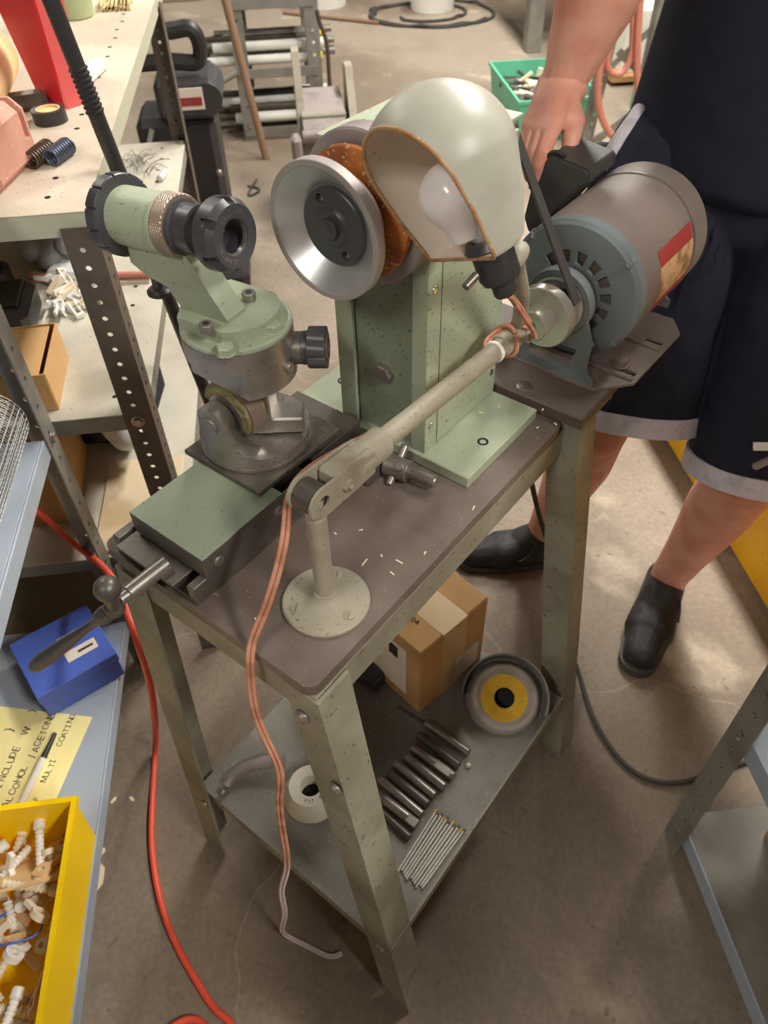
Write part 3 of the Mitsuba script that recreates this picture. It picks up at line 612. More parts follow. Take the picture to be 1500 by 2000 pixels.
B().cyl(ac+adir*.305, ac+adir*.345, .0125, 28, bev=.002).box(ac+adir*.352, (.03, .012, .024), None, .004).cyl(ae+A3(-.0, -.016, .002), ae+A3(0, .014, .002), .0085, 20).put(L+'__elbow', 'm_lamp')
B().lathe([(.0106, 0), (.0122, .0006), (.0122, .004), (.0106, .0046)], ac+adir*.292, adir, 28, True).put(L+'__cord_band', 'm_white')
# shade frame
pc = at(918, 496, dep=.612)
sa = nrm(-.38*CR-.79*CD-.48*_f)
sf = -.77*CR+.53*CD-.31*_f; sf = nrm(sf-sa*(sf@sa)); sg = np.cross(sa, sf)
Sm = np.eye(4); Sm[:3, 0] = sf; Sm[:3, 1] = sg; Sm[:3, 2] = sa; Sm[:3, 3] = pc
SR, SL = .0605, .072; SR0 = .046
def shellprof(r, t0, cap):
    k0 = SR0-SR; pr = [(0, t0), (r+k0-.003, t0), (r+k0, t0+.003), (r+k0*.35, SL*.5), (r, SL)]+[(r*math.cos(a), SL+cap*math.sin(a)) for a in np.linspace(0, math.pi/2, 18)[1:-1]]+[(0, SL+cap)]
    return tri2man(revolve(pr, 96))
cn = nrm(A3(.107, 0, -.029)); cp = A3(.0095, 0, 0); off = -float(cn@cp)
def cutshell(o_, i_): return (o_-i_).trim_by_plane((-cn[0], -cn[1], -cn[2]), off)
hole = m3.Manifold.cylinder(.1, .0150, .0150, 32).translate((-.009, .017*(1 if sg@CR > 0 else -1), -.05))
outer = cutshell(shellprof(SR, 0, .0565), shellprof(SR-.0007, .0007, .0558))-hole
inner = cutshell(shellprof(SR-.0007, .0007, .0558), shellprof(SR-.0016, .0016, .0549))-hole
put(L+'__shade', man2tri(outer).apply_transform(Sm), 'm_shade', 30, label='dull grey green bell shaped lamp shade')
put(L+'__shade__lining', man2tri(inner).apply_transform(Sm), 'm_shadein', 30, label='off-white inside of the shade')
sec = man2tri(shellprof(SR-.0006, 0, .056)).section(plane_origin=cp, plane_normal=cn)
loop = max(sec.discrete, key=len)
rim = [(Sm@np.r_[q, 1])[:3] for q in loop]
B().add(sweep(np.array(rim), .0017, 8, False)).put(L+'__shade__rim', 'm_rim', 40, label='chipped rusty rim of the shade')
SO = (sg*.017 if (sg@CR) > 0 else -sg*.017)-sf*.009; pl0 = pc; pc = pc+SO
bc = pc+sa*.037+sf*.015-(sg*.006 if (sg@CR) > 0 else -sg*.006)
blb = [(0, -.022), (.0115, -.022), (.0125, -.018), (.0140, -.012), (.0190, -.004), (.0232, .003)]+[(.0252*math.cos(a), .012+.0252*math.sin(a)) for a in np.linspace(-.25, math.pi/2, 16)[1:-1]]+[(0, .0372)]
B().lathe(blb, bc, sa, 48).put(L+'__bulb', 'm_bulb', label='round white bulb')
B().cyl(pc+sa*.0025, pc+sa*.026, .0125, 28).put(L+'__bulb__base', 'm_alu')
B().lathe([(.0135, 0), (.021, 0), (.0215, .001), (.019, .007), (.0135, .007)], pc+sa*.002, sa, 40, True).put(L+'__socket_ring', 'm_blackmetal')
B().lathe([(0, -.040), (.008, -.040), (.0098, -.037), (.0098, -.029), (.0148, -.027), (.0172, -.022), (.0172, -.003), (.0145, -.001), (.0145, .004), (0, .004)], pc, sa, 36).put(L+'__socket', 'm_black', label='black lamp socket')
q = pc-sa*.012+sf*.005
B().cyl(q+sg*-.016, q+sg*-.030, .0035, 16).put(L+'__thumb_screw', 'm_steel') if False else B().cyl(q+sf*.016, q+sf*.03-sa*.004, .0035, 16).put(L+'__thumb_screw', 'm_steel')
# stem from the elbow up behind the shade to the socket cap
se = ae+A3(.0, .004, .004)
top_ = pc-sa*.02-sf*.016
stp = [se, se+(top_-se)*.3+A3(.012, .0, .012), se+(top_-se)*.7+A3(.022, .012, .014), top_+A3(.008, .0, .004), top_]
B().tube(stp, .0075, 14, 8).put(L+'__stem', 'm_lamp')
# flat twin cord
def twin(pts, key, m_, r=.0024, n=8, side=None):
    c = catmull(pts, n); t = np.gradient(c, axis=0); t /= np.linalg.norm(t, axis=1, keepdims=True)
    w = np.cross(t, np.broadcast_to(_f if side is None else side, t.shape)); w /= np.linalg.norm(w, axis=1, keepdims=True)
    B().add(sweep(c+w*r*.95, r, 8)).add(sweep(c-w*r*.95, r, 8)).put(key, m_, 60, label='brownish pink twin flex')
cs = pc-sa*.039
A_ = lambda l, dz=0, dy=0: ac+adir*l+A3(0, dy, dz)
dcs = float((cs-CAM)@_f)
c1_ = [cs, at(1004, 588, dep=dcs+.05), at(1026, 620, dep=dcs+.10), at(1040, 648, dep=.79), A_(.352, .0, -.0145), A_(.345, .012, -.012), A_(.333, .0145, .002), A_(.318, .006, .0140), A_(.30, .002, .0135), A_(.285, 0, .002), A_(.25, 0, 0)]
twin(c1_, L+'__cord', 'm_lampcord', .0021)
B().tube([A_(.322, .013, -.008), A_(.326, .0165, .002), A_(.324, .009, .0155), A_(.318, -.008, .015), A_(.315, -.0145, .0), A_(.316, -.006, -.014), A_(.32, .012, -.010)], .0026, 8).put(L+'__cord_knot', 'm_lampcord')
dl = lambda l: float((A_(l, .006, .010)-CAM)@_f)+.012
c2_ = [A_(.25, 0, 0), A_(.15, 0, 0), A_(.112, .003, .004), at(700, 862, dep=dl(.088)), at(652, 888, dep=dl(.06)), at(602, 920, dep=dl(.03)), at(572, 955, dep=dl(.012)), at(561, 1000, dep=.66), at(556, 1050, dep=.66), at(535, 1140, dep=.67), at(512, 1205, dep=.685), at(494, 1250, dep=.70), A3(-.006, .069, .786), at(491, 1340, X=-.013), at(502, 1400, X=-.02), at(528, 1460, X=-.026), at(545, 1500, X=-.034), at(546, 1560, X=-.042), at(555, 1640, X=-.05), at(560, 1695, X=-.055), at(550, 1745, X=-.056), at(556, 1790, X=-.060), A3(-.062, .092, .012), at(580, 1838, z=.005), at(620, 1858, z=.004), at(648, 1868, z=.004), at(668, 1862, z=.004)]
twin(c2_, L+'__cord', 'm_lampcord', .0023)

# ------------------------------------------------------------------ loose tool on the top plate
K = 'chuck_key'
tag(K, 'steel spindle key with cross pins lying on the brown plate beside the lamp arm', 'tool')
ko_ = at(755, 905, z=TOP+.0135); kdir = nrm(A3(.12, -1, 0))
B().lathe([(0, 0), (.012, 0), (.013, .001), (.013, .029), (.012, .03), (0, .03)], ko_, kdir, 40).put(K+'__body', 'm_steel')
B().lathe([(0, .028), (.0072, .028), (.0072, .063), (.0062, .0645), (0, .0645)], ko_, kdir, 28).put(K+'__shaft', 'm_steel')
pd = nrm(A3(.72, .1, .55)); kc = ko_+kdir*.013
B().cyl(kc-pd*.0225, kc+pd*.028, .0048, 18, bev=.0015).put(K+'__cross_pin', 'm_steel')
pd2 = nrm(np.cross(kdir, pd)); kc2 = ko_+kdir*.022
B().cyl(kc2-pd2*.0, kc2+pd2*.0165, .0055, 18, bev=.0012).put(K+'__cross_pin', 'm_steel')

# ------------------------------------------------------------------ things on the lower shelf
S = SH
def rod(a, b, r): return A3(a[0], a[1], S+r), A3(b[0], b[1], S+r)
RODS = [((.2887, .0667), (.287, -.0202), .0075), ((.2635, .0633), (.2593, -.0197), .0075), ((.24, .0598), (.2388, -.0236), .0078), ((.2209, .0572), (.2162, -.0214), .0078), ((.2014, .0658), (.1955, -.0172), .0075), ((.1819, .0629), (.1781, -.0169), .0078), ((.1657, .0692), (.1603, -.0184), .0072), ((.1437, .043), (.142, -.0214), .0085), ((.1255, .036), (.1213, -.0238), .0062)]
wh = ['farthest from the thin bundle, beside the box', 'second from the cardboard box', 'with a flat, third from the cardboard box', 'fourth from the cardboard box', 'in the middle of the row', 'fourth from the near end', 'third from the near end', 'short and thick, second from the near end', 'thinnest, at the near end beside the leg']
for i, (a, b, r) in enumerate(RODS):
    k = numbered('tool_rod'); p, q = rod(a, b, r); d = nrm(q-p)
    m = tri2man(revolve([(0, 0), (r*.86, 0), (r, r*.2), (r, np.linalg.norm(q-p)-r*.15), (r*.86, np.linalg.norm(q-p)), (0, np.linalg.norm(q-p))], 24))
    if i in (2, 7): m -= tri2man(trimesh.creation.box((r*1.4, r*3, .03)).apply_translation((r*1.3, 0, .062)))
    put(k, man2tri(m).apply_transform(frame(p, d, (0, 0, 1))), ('m_steel', 'm_darksteel')[i in (1, 5, 8)], 30)
    tag(k, 'round steel rod on the lower shelf, '+wh[i], 'rod', 'tool rods in a row on the lower shelf')
for i in range(11):
    t_ = i/10; k = numbered('thin_rod'); r = .0018
    lay = (i % 3 == 1)
    a = A3(.1787-.004*(i % 2), -.031-.051*t_, S+r+(.0028 if lay else 0)); b = A3(.0745+.006*((i*3) % 4)/3-.004, -.0375-.042*t_, S+r+(.0028 if lay else 0)); d = nrm(b-a); Lr = np.linalg.norm(b-a)
    B().cyl(a, b, r, 10).put(k+'__shank', 'm_rods')
    B().cyl(a-d*.004, a+d*.0012, r*1.15, 10).put(k+'__tip', ('m_gwyellow', 'm_darksteel')[i % 3 != 0])
    tag(k, f'thin bright steel rod in the bundle on the lower shelf, {("first", "second", "third", "fourth", "fifth", "sixth", "seventh", "eighth", "ninth", "tenth", "last")[i]} from the left', 'rod', 'thin rods in the bundle')
# white cup wheel with hole
C_ = 'white_cup_wheel'; wc = A3(.0835, .1385, S)
B().lathe([(.0165, .004), (.0165, .034), (.018, .036), (.033, .036), (.0345, .034), (.0355, .030), (.0455, .003), (.044, 0), (.02, 0)], wc, (0, 0, 1), 64, True).put(C_+'__body', 'm_ceramic')
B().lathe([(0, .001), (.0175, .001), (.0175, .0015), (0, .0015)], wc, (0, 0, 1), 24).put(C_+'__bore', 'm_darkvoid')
txt = []
for i, ch in enumerate('PSI 031'):
    if ch != ' ':
        a = math.radians(200+i*13); rad = A3(math.cos(a), math.sin(a), 0); tan = A3(-math.sin(a), math.cos(a), 0)
        txt.append(lettering(ch, .005, wc+rad*.027+A3(0, 0, .036), tan, -rad, .0003))
put(C_+'__lettering', trimesh.util.concatenate(txt), 'm_ink', False)
tag(C_, 'off-white cup grinding wheel with dark bore on the lower shelf behind the front leg', 'grinding wheel')
# bent grey lever beside it
lev = [A3(.0095, .2545, S+.008), A3(.028, .2555, S+.012), A3(.05, .246, S+.016), A3(.074, .228, S+.018), A3(.095, .205, S+.02)]
B().tube(lev, np.linspace(.0075, .0115, 33), 14).put('bent_lever__arm', 'm_guard')
B().lathe([(0, 0), (.006, 0), (.0065, .003), (.005, .008), (0, .009)], A3(.0095, .2545, S+.008)+A3(-.006, -.002, -.001), (-1, .1, -.1), 16).put('bent_lever__tip', 'm_steel')
tag('bent_lever', 'bent grey lever lying on the lower shelf beside the left leg', 'lever')
# dark tray behind
B().bx(.285, .33, .17, .26, S+.001, S+.03, .002).bx(.29, .325, .175, .255, S+.03, S+.034, .001).put('dark_block', 'm_blackmetal'); tag('dark_block', 'dark metal block on the lower shelf behind the front leg, left of the cardboard box', 'block')
d0, d1 = at(776, 1380, z=S+.003), at(824, 1409, z=S+.003)
dd = nrm(d1-d0); nt = 40; pts = np.array([d0+(d1-d0)*i/nt for i in range(nt+1)])
B().add(sweep(pts, .0022+.0007*np.sin(np.arange(nt+1)*1.2), 8)).put('drill_bit__flute', 'm_darksteel'); B().cyl(d1, d1+dd*.018, .0032, 14).put('drill_bit__shank', 'm_darksteel')
tag('drill_bit', 'small dark drill bit at the foot of the cardboard box', 'drill bit')
# cardboard box
bxR = rotz(-9); bo_ = A3(.2995, .088, S); ba, bb = bxR@A3(1, 0, 0), bxR@A3(0, 1, 0); bw, bd, bh = .158, .22, .178
bctr = bo_+ba*bw/2+bb*bd/2+A3(0, 0, bh/2)
X = 'cardboard_box'
B().box(bctr, (bw, bd, bh), bxR, .0025).put(X+'__carton', 'm_card', False)
B().box(bctr+A3(0, 0, bh/2)+bb*0+ba*0, (bw*.36, bd+.002, .0008), bxR, .0002).box(bctr-bb*(bd/2+.0003), (bw*.36, .0008, bh*.995), bxR, .0002).put(X+'__tape', 'm_tape', label='strip of shiny brown packing tape')
B().box(bctr+A3(0, 0, bh/2+.0006)-ba*bw*.24+bb*.02, (bw*.42, bd*.6, .0006), bxR, .0002).put(X+'__top_label', 'm_paperlabel', label='pale shipping label')
B().box(bctr-ba*(bw/2+.0004)+bb*.0-A3(0, 0, .0), (.0006, bd*.72, bh*.72), bxR, .0002).put(X+'__side_label', 'm_paperlabel', label='pale printed side label')
B().box(bctr-bb*(bd/2+.0009)+ba*.036-A3(0, 0, .045), (.056, .0008, .06), bxR, .0002).put(X+'__small_label', 'm_paperlabel', label='small white label')
lt = [lettering('-04', .009, bctr+A3(0, 0, bh/2+.0009)-ba*bw*.30-bb*.045, ba*.2-bb*.98, ba, .0003)]
for i in range(5): lt.append(cham((.0006, .05-.006*(i % 3), .003), .0001).apply_transform(np.block([[bxR, (bctr-ba*(bw/2+.0008)+bb*(.03-.002*i)+A3(0, 0, .05-.022*i))[:, None]], [np.zeros((1, 3)), np.ones((1, 1))]])))
lt.append(cham((.0006, .02, .03), .0001).apply_transform(np.block([[bxR, (bctr-ba*(bw/2+.0008)-bb*(.05)+A3(0, 0, .04))[:, None]], [np.zeros((1, 3)), np.ones((1, 1))]])))
put(X+'__print', trimesh.util.concatenate(lt), 'm_ink', False)
tag(X, 'brown cardboard box with tape and pale labels on the lower shelf', 'box')
# wheel in its grey guard
gc = A3(.405, -.010, S)
tilt = nrm(A3(-.42, -.28, 1))
g0 = gc+A3(-.004, -.004, .014)
B().lathe([(.017, .0), (.062, 0), (.0625, .003), (.0555, .027), (.052, .030), (.047, .030), (.041, .022), (.017, .022)], g0, tilt, 64, True).put('yellow_grinding_wheel__stone', 'm_gwheel')
B().lathe([(.017, .0205), (.039, .0205), (.039, .0232), (.017, .0232)], g0, tilt, 48, True).put('yellow_grinding_wheel__paper_washer', 'm_gwyellow', label='yellow paper washer')
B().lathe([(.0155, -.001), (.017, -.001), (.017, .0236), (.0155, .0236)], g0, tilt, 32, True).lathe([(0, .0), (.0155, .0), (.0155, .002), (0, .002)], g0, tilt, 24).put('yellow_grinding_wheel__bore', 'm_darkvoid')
tag('yellow_grinding_wheel', 'grey grinding wheel with yellow paper ring lying in a guard on the lower shelf', 'grinding wheel')
gp = arcband(.069, .072, math.radians(-75), math.radians(125), 0, 40)
gf = frame(g0-tilt*.012, tilt, (1, 0, 0))
B().ext(gp, .055, gf).ext(arcband(.0, .072, math.radians(-75), math.radians(125), 0, 40), .003, gf).put('grinding_wheel_guard__shroud', 'm_rackgray', 30)
B().ext(Polygon([(-.07, -.02), (-.045, -.055), (.01, -.078), (.015, -.068), (-.03, -.045), (-.05, 0)]), .004, gf).put('grinding_wheel_guard__flange', 'm_guard', 30)
tag('grinding_wheel_guard', 'curved grey sheet metal wheel guard around the yellow ringed wheel', 'guard')
B().ball(A3(.2709, -.0307, S+.004), .0042, 2, None).put('small_nut', 'm_cream'); tag('small_nut', 'tiny pale pellet on the lower shelf beside the rods', 'pellet')

# pale chips scattered on the top plate and the green base
cm = B()
for x, y, z, l in ((785, 848, .7958, .007), (866, 815, .7958, .010), (888, 820, .7958, .007), (975, 794, .7958, .005), (940, 806, .7958, .006), (1085, 828, .7985, .005), (1060, 800, .7985, .004), (780, 1097, .7805, .009), (712, 1098, .7805, .011), (766, 1120, .7805, .006), (830, 1080, .7805, .005), (925, 992, .7805, .007), (655, 1042, .7805, .004), (705, 1035, .7805, .005), (1003, 852, .7805, .006), (745, 1085, .7805, .004), (690, 1160, .7805, .005), (480, 1100, .7805, .006), (530, 1150, .7805, .004), (500, 1210, .7805, .005), (1050, 835, .7805, .004)):
    p = at(x, y, z=z); a = rng.uniform(0, 3.14); cm.box(p, (l, .0016, .0009), rotz(math.degrees(a)), .0002)
cm.put('pale_chips', 'm_debris', False); tag('pale_chips', 'tiny pale chips scattered on the brown top plate and green base', 'chips', kind='stuff')

# ------------------------------------------------------------------ left: perforated steel shelving behind the workhead
def shelf_panel(key, u0, u1, v0, v1, z, m_, edge, h=.028, perf=None, t=.002):
    B().uvbox(u0, u1, v0, v1, z-t, z, .0006).put(key+'__panel', m_, False)
    B().uvbox(u0, u0+.002, v0, v1, z-h, z-t, 0).put(key+'__lip', edge, False)
    B().uvbox(u0, u1, v0, v0+.002, z-h, z-t, 0).put(key+'__lip', edge, False)
    B().uvbox(u1-.002, u1, v0, v1, z-h, z-t, 0).put(key+'__lip', edge, False)
    if perf:
        for i, u in enumerate(np.arange(u0+.05, u1-.03, perf)):
            B().lathe([(0, 0), (.0042, 0), (.0042, .0004), (0, .0004)], W(u, v0+.055+.004*math.sin(i*3.1), z), (0, 0, 1), 10).put(key+'__hole', 'm_darkvoid', False)
TZ, S2, S3 = .962, .642, .335
SU = 'steel_shelving'
tag(SU, 'steel shelving unit with perforated dark posts and a cluttered cream top at upper left', 'shelving')
shelf_panel(SU+'__top_shelf', .62, 1.95, .232, .85, TZ, 'm_table', 'm_tableedge', .032, .062)
shelf_panel(SU+'__middle_shelf', .615, 1.76, .232, .85, S2, 'm_shelflight', 'm_rackgray', .03, .07)
shelf_panel(SU+'__lower_shelf', .60, 1.76, .232, .85, S3, 'm_shelflight', 'm_rackgray', .03)
c0_ = W(.611, .226)
angle_post(SU+'__near_post', c0_, E2, E1, 0, .945)
c1_ = W(1.772, .226)
angle_post(SU+'__far_post', c1_, E2, -E1, 0, .945)
for key, z in (('bolt', S2-.012), ('bolt', S3-.012)):
    p = c0_+E2*.022+A3(0, 0, z)
    B().hexn(p, -E1, .0075, .006).cyl(p, p-E1*.0015, .011, 18).put(SU+'__'+key, 'm_steel', False)
# second unit in the foreground on the left: blue grey shelves
BU = 'blue_shelving'
tag(BU, 'low shelving unit at left edge with smooth blue grey shelves', 'shelving')
BZ, BZ2, BV = .2, .655, .378
for nm, z in (('lower_shelf', BZ), ('upper_shelf', BZ2), ('top_shelf', 1.06)):
    k = f'{BU}__{nm}'
    B().uvbox(-1.25, .552, BV, .85, z-.0025, z, .0008).put(k+'__panel', 'm_rackblue', False)
    B().uvbox(-1.25, .552, BV-.004, BV, z-.034, z, .0015).put(k+'__edge', 'm_rackblue', False)
    B().uvbox(.552, .555, BV-.004, .85, z-.034, z, .001).put(k+'__edge', 'm_rackblue', False)
    B().uvbox(-1.25, .552, BV, BV+.016, z-.036, z-.034, 0).put(k+'__return', 'm_rackblue', False)
c2_p = W(.598, .372)
angle_post(BU+'__post', c2_p, -E1, E2, 0, 1.1, w=.040, bsdf='m_rackgray', sp=.05)
for z in (BZ2-.015, BZ-.015):
    p = c2_p-E1*.02+A3(0, 0, z)
    B().hexn(p, -E2, .008, .006).cyl(p, p-E2*.0012, .010, 16).put(BU+'__bolt', 'm_steel', False)

for i, (u0_, u1_, lb_) in enumerate(((-.62, -.16, 'plain brown carton on the top blue grey shelf, nearer the perforated post'), (-1.2, -.66, 'plain brown carton on the top blue grey shelf, farther from the perforated post'))):
    k = numbered('shelf_carton'); B().uvbox(u0_, u1_, .42, .82, 1.061, 1.36-.05*i, .003).put(k+'__carton', 'm_carddark', False); B().uvbox(u0_+.01, u1_-.01, .60, .64, 1.36-.05*i, 1.3606-.05*i, 0).put(k+'__tape', 'm_tape', False); tag(k, lb_, 'box', 'shelf cartons')
# things on the cream top shelf
k = 'red_stand'; base = W(1.03, .335, TZ)
pf = Polygon([(-.037, 0), (.03, 0), (.037, .33), (-.12, .33), (-.105, .2)])
Mr = np.eye(4); rdir = nrm(at(140, 217, z=TZ)-at(78, 195, z=TZ)); Mr[:3, 0] = rdir; Mr[:3, 1] = (0, 0, 1); Mr[:3, 2] = np.cross(rdir, (0, 0, 1)); Mr[:3, 3] = (at(140, 217, z=TZ)+at(78, 195, z=TZ))/2+A3(0, 0, .001)
zsg = 1 if Mr[:3, 2]@E1 < 0 else -1
Mr2 = Mr.copy(); Mr2[:3, 3] -= Mr[:3, 2]*.004*0
B().ext(pf, .003, Mr).put(k+'__front_sheet', 'm_red', False)
sd_ = -Mr[:3, 2] if zsg > 0 else Mr[:3, 2]
R3 = np.stack([rdir, A3(0, 0, 1), np.cross(rdir, (0, 0, 1))], 1)
B().ext(Polygon([(0, 0), (.045, 0), (.045, .33), (0, .33)]), .003, np.block([[np.stack([sd_, A3(0, 0, 1), np.cross(sd_, (0, 0, 1))], 1), (Mr[:3, 3]+rdir*.031)[:, None]], [np.zeros((1, 3)), np.ones((1, 1))]])).put(k+'__side_sheet', 'm_redpale', False)
tag(k, 'tapered bright red sheet metal stand on the cream shelf at top left', 'stand')
tc = W(.957, .331, TZ)
B().lathe([(.0185, 0), (.0255, 0), (.0255, .019), (.0185, .019)], tc, (0, 0, 1), 40, True).put('tape_roll__tape', 'm_black', 30)
B().lathe([(.0165, .0), (.0185, 0), (.0185, .0195), (.0165, .0195)], tc, (0, 0, 1), 40, True).lathe([(0, .014), (.0168, .014), (.0168, .016), (0, .016)], tc, (0, 0, 1), 30).put('tape_roll__core', 'm_tan', 30)
tag('tape_roll', 'roll of black tape with tan core at the foot of the red stand', 'tape')
for i, (p, q, m_, lb_) in enumerate(((W(.765, .324, TZ+.0125), W(.815, .305, TZ+.0125), 'm_spring', 'brown coil spring, the left one of two beside the pink block'), (W(.770, .297, TZ+.0125), W(.815, .279, TZ+.0125), 'm_springblue', 'bluish coil spring, the right one of two beside the pink block'))):
    d = nrm(q-p); M = frame(p, d); n = 190; tt = np.linspace(0, 1, n)
    pts = np.array([(M@np.r_[.0105*math.cos(a*2*math.pi*9), .0105*math.sin(a*2*math.pi*9), a*np.linalg.norm(q-p), 1])[:3] for a in tt])
    k = numbered('coil_spring'); B().add(sweep(pts, .0021, 7)).put(k, m_, 60); tag(k, lb_, 'spring', 'two coil springs')
# pink block with a slot
pb = cham((.14, .11, .085), .014)
pm = tri2man(pb)-tri2man(trimesh.creation.box((.012, .2, .07)).apply_translation((.045, 0, .042)).apply_transform(trimesh.transformations.rotation_matrix(.25, (1, 0, 0))))
Mp = np.eye(4); Mp[:3, :3] = UVR()@rotz(-12); Mp[:3, 3] = W(.752, .384, TZ+.0425)
put('pink_block', man2tri(pm).apply_transform(Mp), 'm_pink', 25); tag('pink_block', 'chunky faded pink block with a slot on the cream shelf at left edge', 'block')
B().cyl(W(.93, .438, TZ+.05), W(1.14, .452, TZ+.05), .05, 36, bev=.006).put('tan_roll', 'm_tan'); tag('tan_roll', 'thick tan paper roll on the cream shelf at the left edge, behind the pink block', 'roll')
cc = W(1.60, .388, TZ)
B().lathe([(0, 0), (.035, 0), (.038, .003), (.045, .11), (.0425, .11), (.036, .005), (0, .005)], cc, (0, 0, 1), 40).put('green_cup', 'm_greencup'); tag('green_cup', 'pale green cup on the cream shelf behind the red stand', 'cup')
bq = W(1.66, .31, TZ)
brs = B()
for i in range(60):
    x, y = rng.uniform(-.03, .03), rng.uniform(-.012, .012); brs.add(sweep(np.array([bq+E2*x+A3(0, 0, .012)+E1*.03+A3(0, 0, y), bq+E2*x*1.25-E1*.035+A3(0, 0, .008+y*.6)]), .0016, 4))
brs.put('paint_brush__bristles', 'm_bristle', False)
B().box(bq+E1*.05+A3(0, 0, .012), (.045, .066, .022), UVR(), .003).put('paint_brush__ferrule', 'm_cream'); B().box(bq+E1*.14+A3(0, 0, .012), (.14, .03, .018), UVR(), .006).put('paint_brush__handle', 'm_woodstick')
tag('paint_brush', 'flat paint brush with tan bristles at the top of the cream shelf', 'brush')
B().box(W(1.17, .297, TZ+.009), (.09, .03, .018), UVR()@rotz(-12), .004).put('white_packet', 'm_bag'); tag('white_packet', 'small white packet on the cream shelf right of the red stand', 'packet')
B().box(W(1.02, .39, TZ+.012), (.04, .09, .024), UVR()@rotz(15), .008).put('grey_lump', 'm_darksteel'); tag('grey_lump', 'dark grey metal lump on the cream shelf left of the tape roll', 'metal piece')
# debris of wire on the middle shelf, at the far corner
wb = B()
for i in range(26):
    p = at(275+rng.uniform(-12, 18), 325+rng.uniform(-12, 15), z=S2+.004); a = rng.uniform(0, 6.28); q = p+A3(math.cos(a), math.sin(a), .25)*rng.uniform(.02, .06)
    wb.tube([p, (p+q)/2+A3(0, 0, rng.uniform(.003, .02)), q], .0008, 4, 5)
wb.put('wire_tangle', 'm_darksteel', False); tag('wire_tangle', 'tangle of thin dark wire on the perforated shelf under the table corner', 'wire tangle', kind='stuff')
q = at(312, 350, z=S2+.008); B().cyl(q, q+E1*.05+E2*-.012, .008, 16, bev=.004).put('white_tube', 'm_bag'); tag('white_tube', 'small white tube on the perforated shelf under the table corner', 'tube')
# black pole leaning on the shelf
pdv = (W(.75, .231, 1.161)-W(.75, .158, .573)); pdv = pdv/pdv[2]
p0 = W(.75, .158, .573)-pdv*.573
B().cyl(p0+pdv*.004, p0+pdv*1.32, .0105, 20).put('black_pole__shaft', 'm_black')
gr = B()
for z in np.linspace(1.035, 1.085, 9): gr.lathe([(.0105, 0), (.0122, .001), (.0122, .003), (.0105, .004)], p0+pdv*z, pdv, 24, True)
gr.put('black_pole__grip', 'm_black'); tag('black_pole', 'long black pole leaning against the cream topped shelving', 'pole')

# middle shelf
def loosebox(key, u, v, z, su, sv, sz, rot, m_, b=.003): B().box(W(u, v, z+sz/2), (su, sv, sz), UVR()@rotz(rot), b).put(key, m_, 24)
B().box(W(.90, .53, S2+.03), (.13, .17, .06), UVR()@rotz(4), .012).put('black_case__body', 'm_blackmetal'); B().box(W(.905, .53, S2+.063), (.09, .14, .008), UVR()@rotz(4), .003).put('black_case__lid', 'm_black')
tag('black_case', 'black plastic case on the middle shelf, left of the pale clips', 'case')
B().lathe([(.024, 0), (.034, 0), (.036, .004), (.036, .045), (.024, .045)], W(1.04, .55, S2), (0, 0, 1), 30, True).put('black_ring', 'm_blackmetal'); tag('black_ring', 'black ring shaped fitting on the middle shelf behind the black case', 'fitting')
for i in range(30):
    k = numbered('clip'); p = W(.985+rng.uniform(-.06, .06), .405+rng.uniform(-.055, .055), S2+.004+rng.uniform(0, .016)); a = rng.uniform(0, 360)
    R = UVR()@rotz(a)@np.array(trimesh.transformations.euler_matrix(rng.uniform(-.5, .5), rng.uniform(-.5, .5), 0))[:3, :3]
    M = np.eye(4); M[:3, :3] = R; M[:3, 3] = p
    sh = Polygon([(-.02, -.008), (.02, -.008), (.02, .008), (-.02, .008), (-.02, .004), (.014, .004), (.014, -.004), (-.02, -.004)])
    B().ext(sh, .008, M).put(k, ('m_white', 'm_cream', 'm_bag')[i % 3], False); tag(k, 'small pale metal clip in a heap on the middle shelf', 'clip', 'heap of pale clips')
gv = .085
gl = hullchain([((W(1.10, .37+gv, S2+.03), .026), (W(1.20, .35+gv, S2+.05), .03)), ((W(1.12, .335+gv, S2+.028), .024), (W(1.22, .31+gv, S2+.04), .030)), ((W(1.10, .33+gv, S2+.055), .021), (W(1.16, .30+gv, S2+.075), .024)), ((W(1.09, .40+gv, S2+.05), .02), (W(1.18, .40+gv, S2+.06), .03))])
put('grey_glove', soft(gl, .012, 8), 'm_glove', True); tag('grey_glove', 'crumpled grey work glove under the cream top shelf', 'glove')
B().box(W(1.065, .405, S2+.014), (.06, .10, .024), UVR()@rotz(-20), .008).put('white_rag', 'm_bag'); tag('white_rag', 'folded white rag in front of the grey glove on the middle shelf', 'rag')
B().cyl(W(1.045, .26, S2+.007), W(1.075, .50, S2+.007), .006, 14).put('copper_rod', 'm_hose'); tag('copper_rod', 'copper coloured rod lying behind the pale clips on the middle shelf', 'rod')
B().cyl(W(1.025, .26, S2+.006), W(1.03, .33, S2+.006), .004, 10).put('steel_rod', 'm_chrome'); tag('steel_rod', 'short bright steel rod beside the copper rod on the middle shelf', 'rod')
dk = hullchain([((W(1.32, .46, S2+.07), .065), (W(1.45, .46, S2+.20), .07)), ((W(1.33, .60, S2+.08), .075), (W(1.5, .62, S2+.2), .085)), ((W(1.36, .76, S2+.08), .075), (W(1.5, .76, S2+.2), .08)), ((W(1.32, .46, S2+.17), .05), (W(1.34, .76, S2+.20), .06))])
put('dark_bag', soft(dk, .02, 8), 'm_darkcloth', True); tag('dark_bag', 'dark cloth bag at the back of the middle shelf', 'bag')
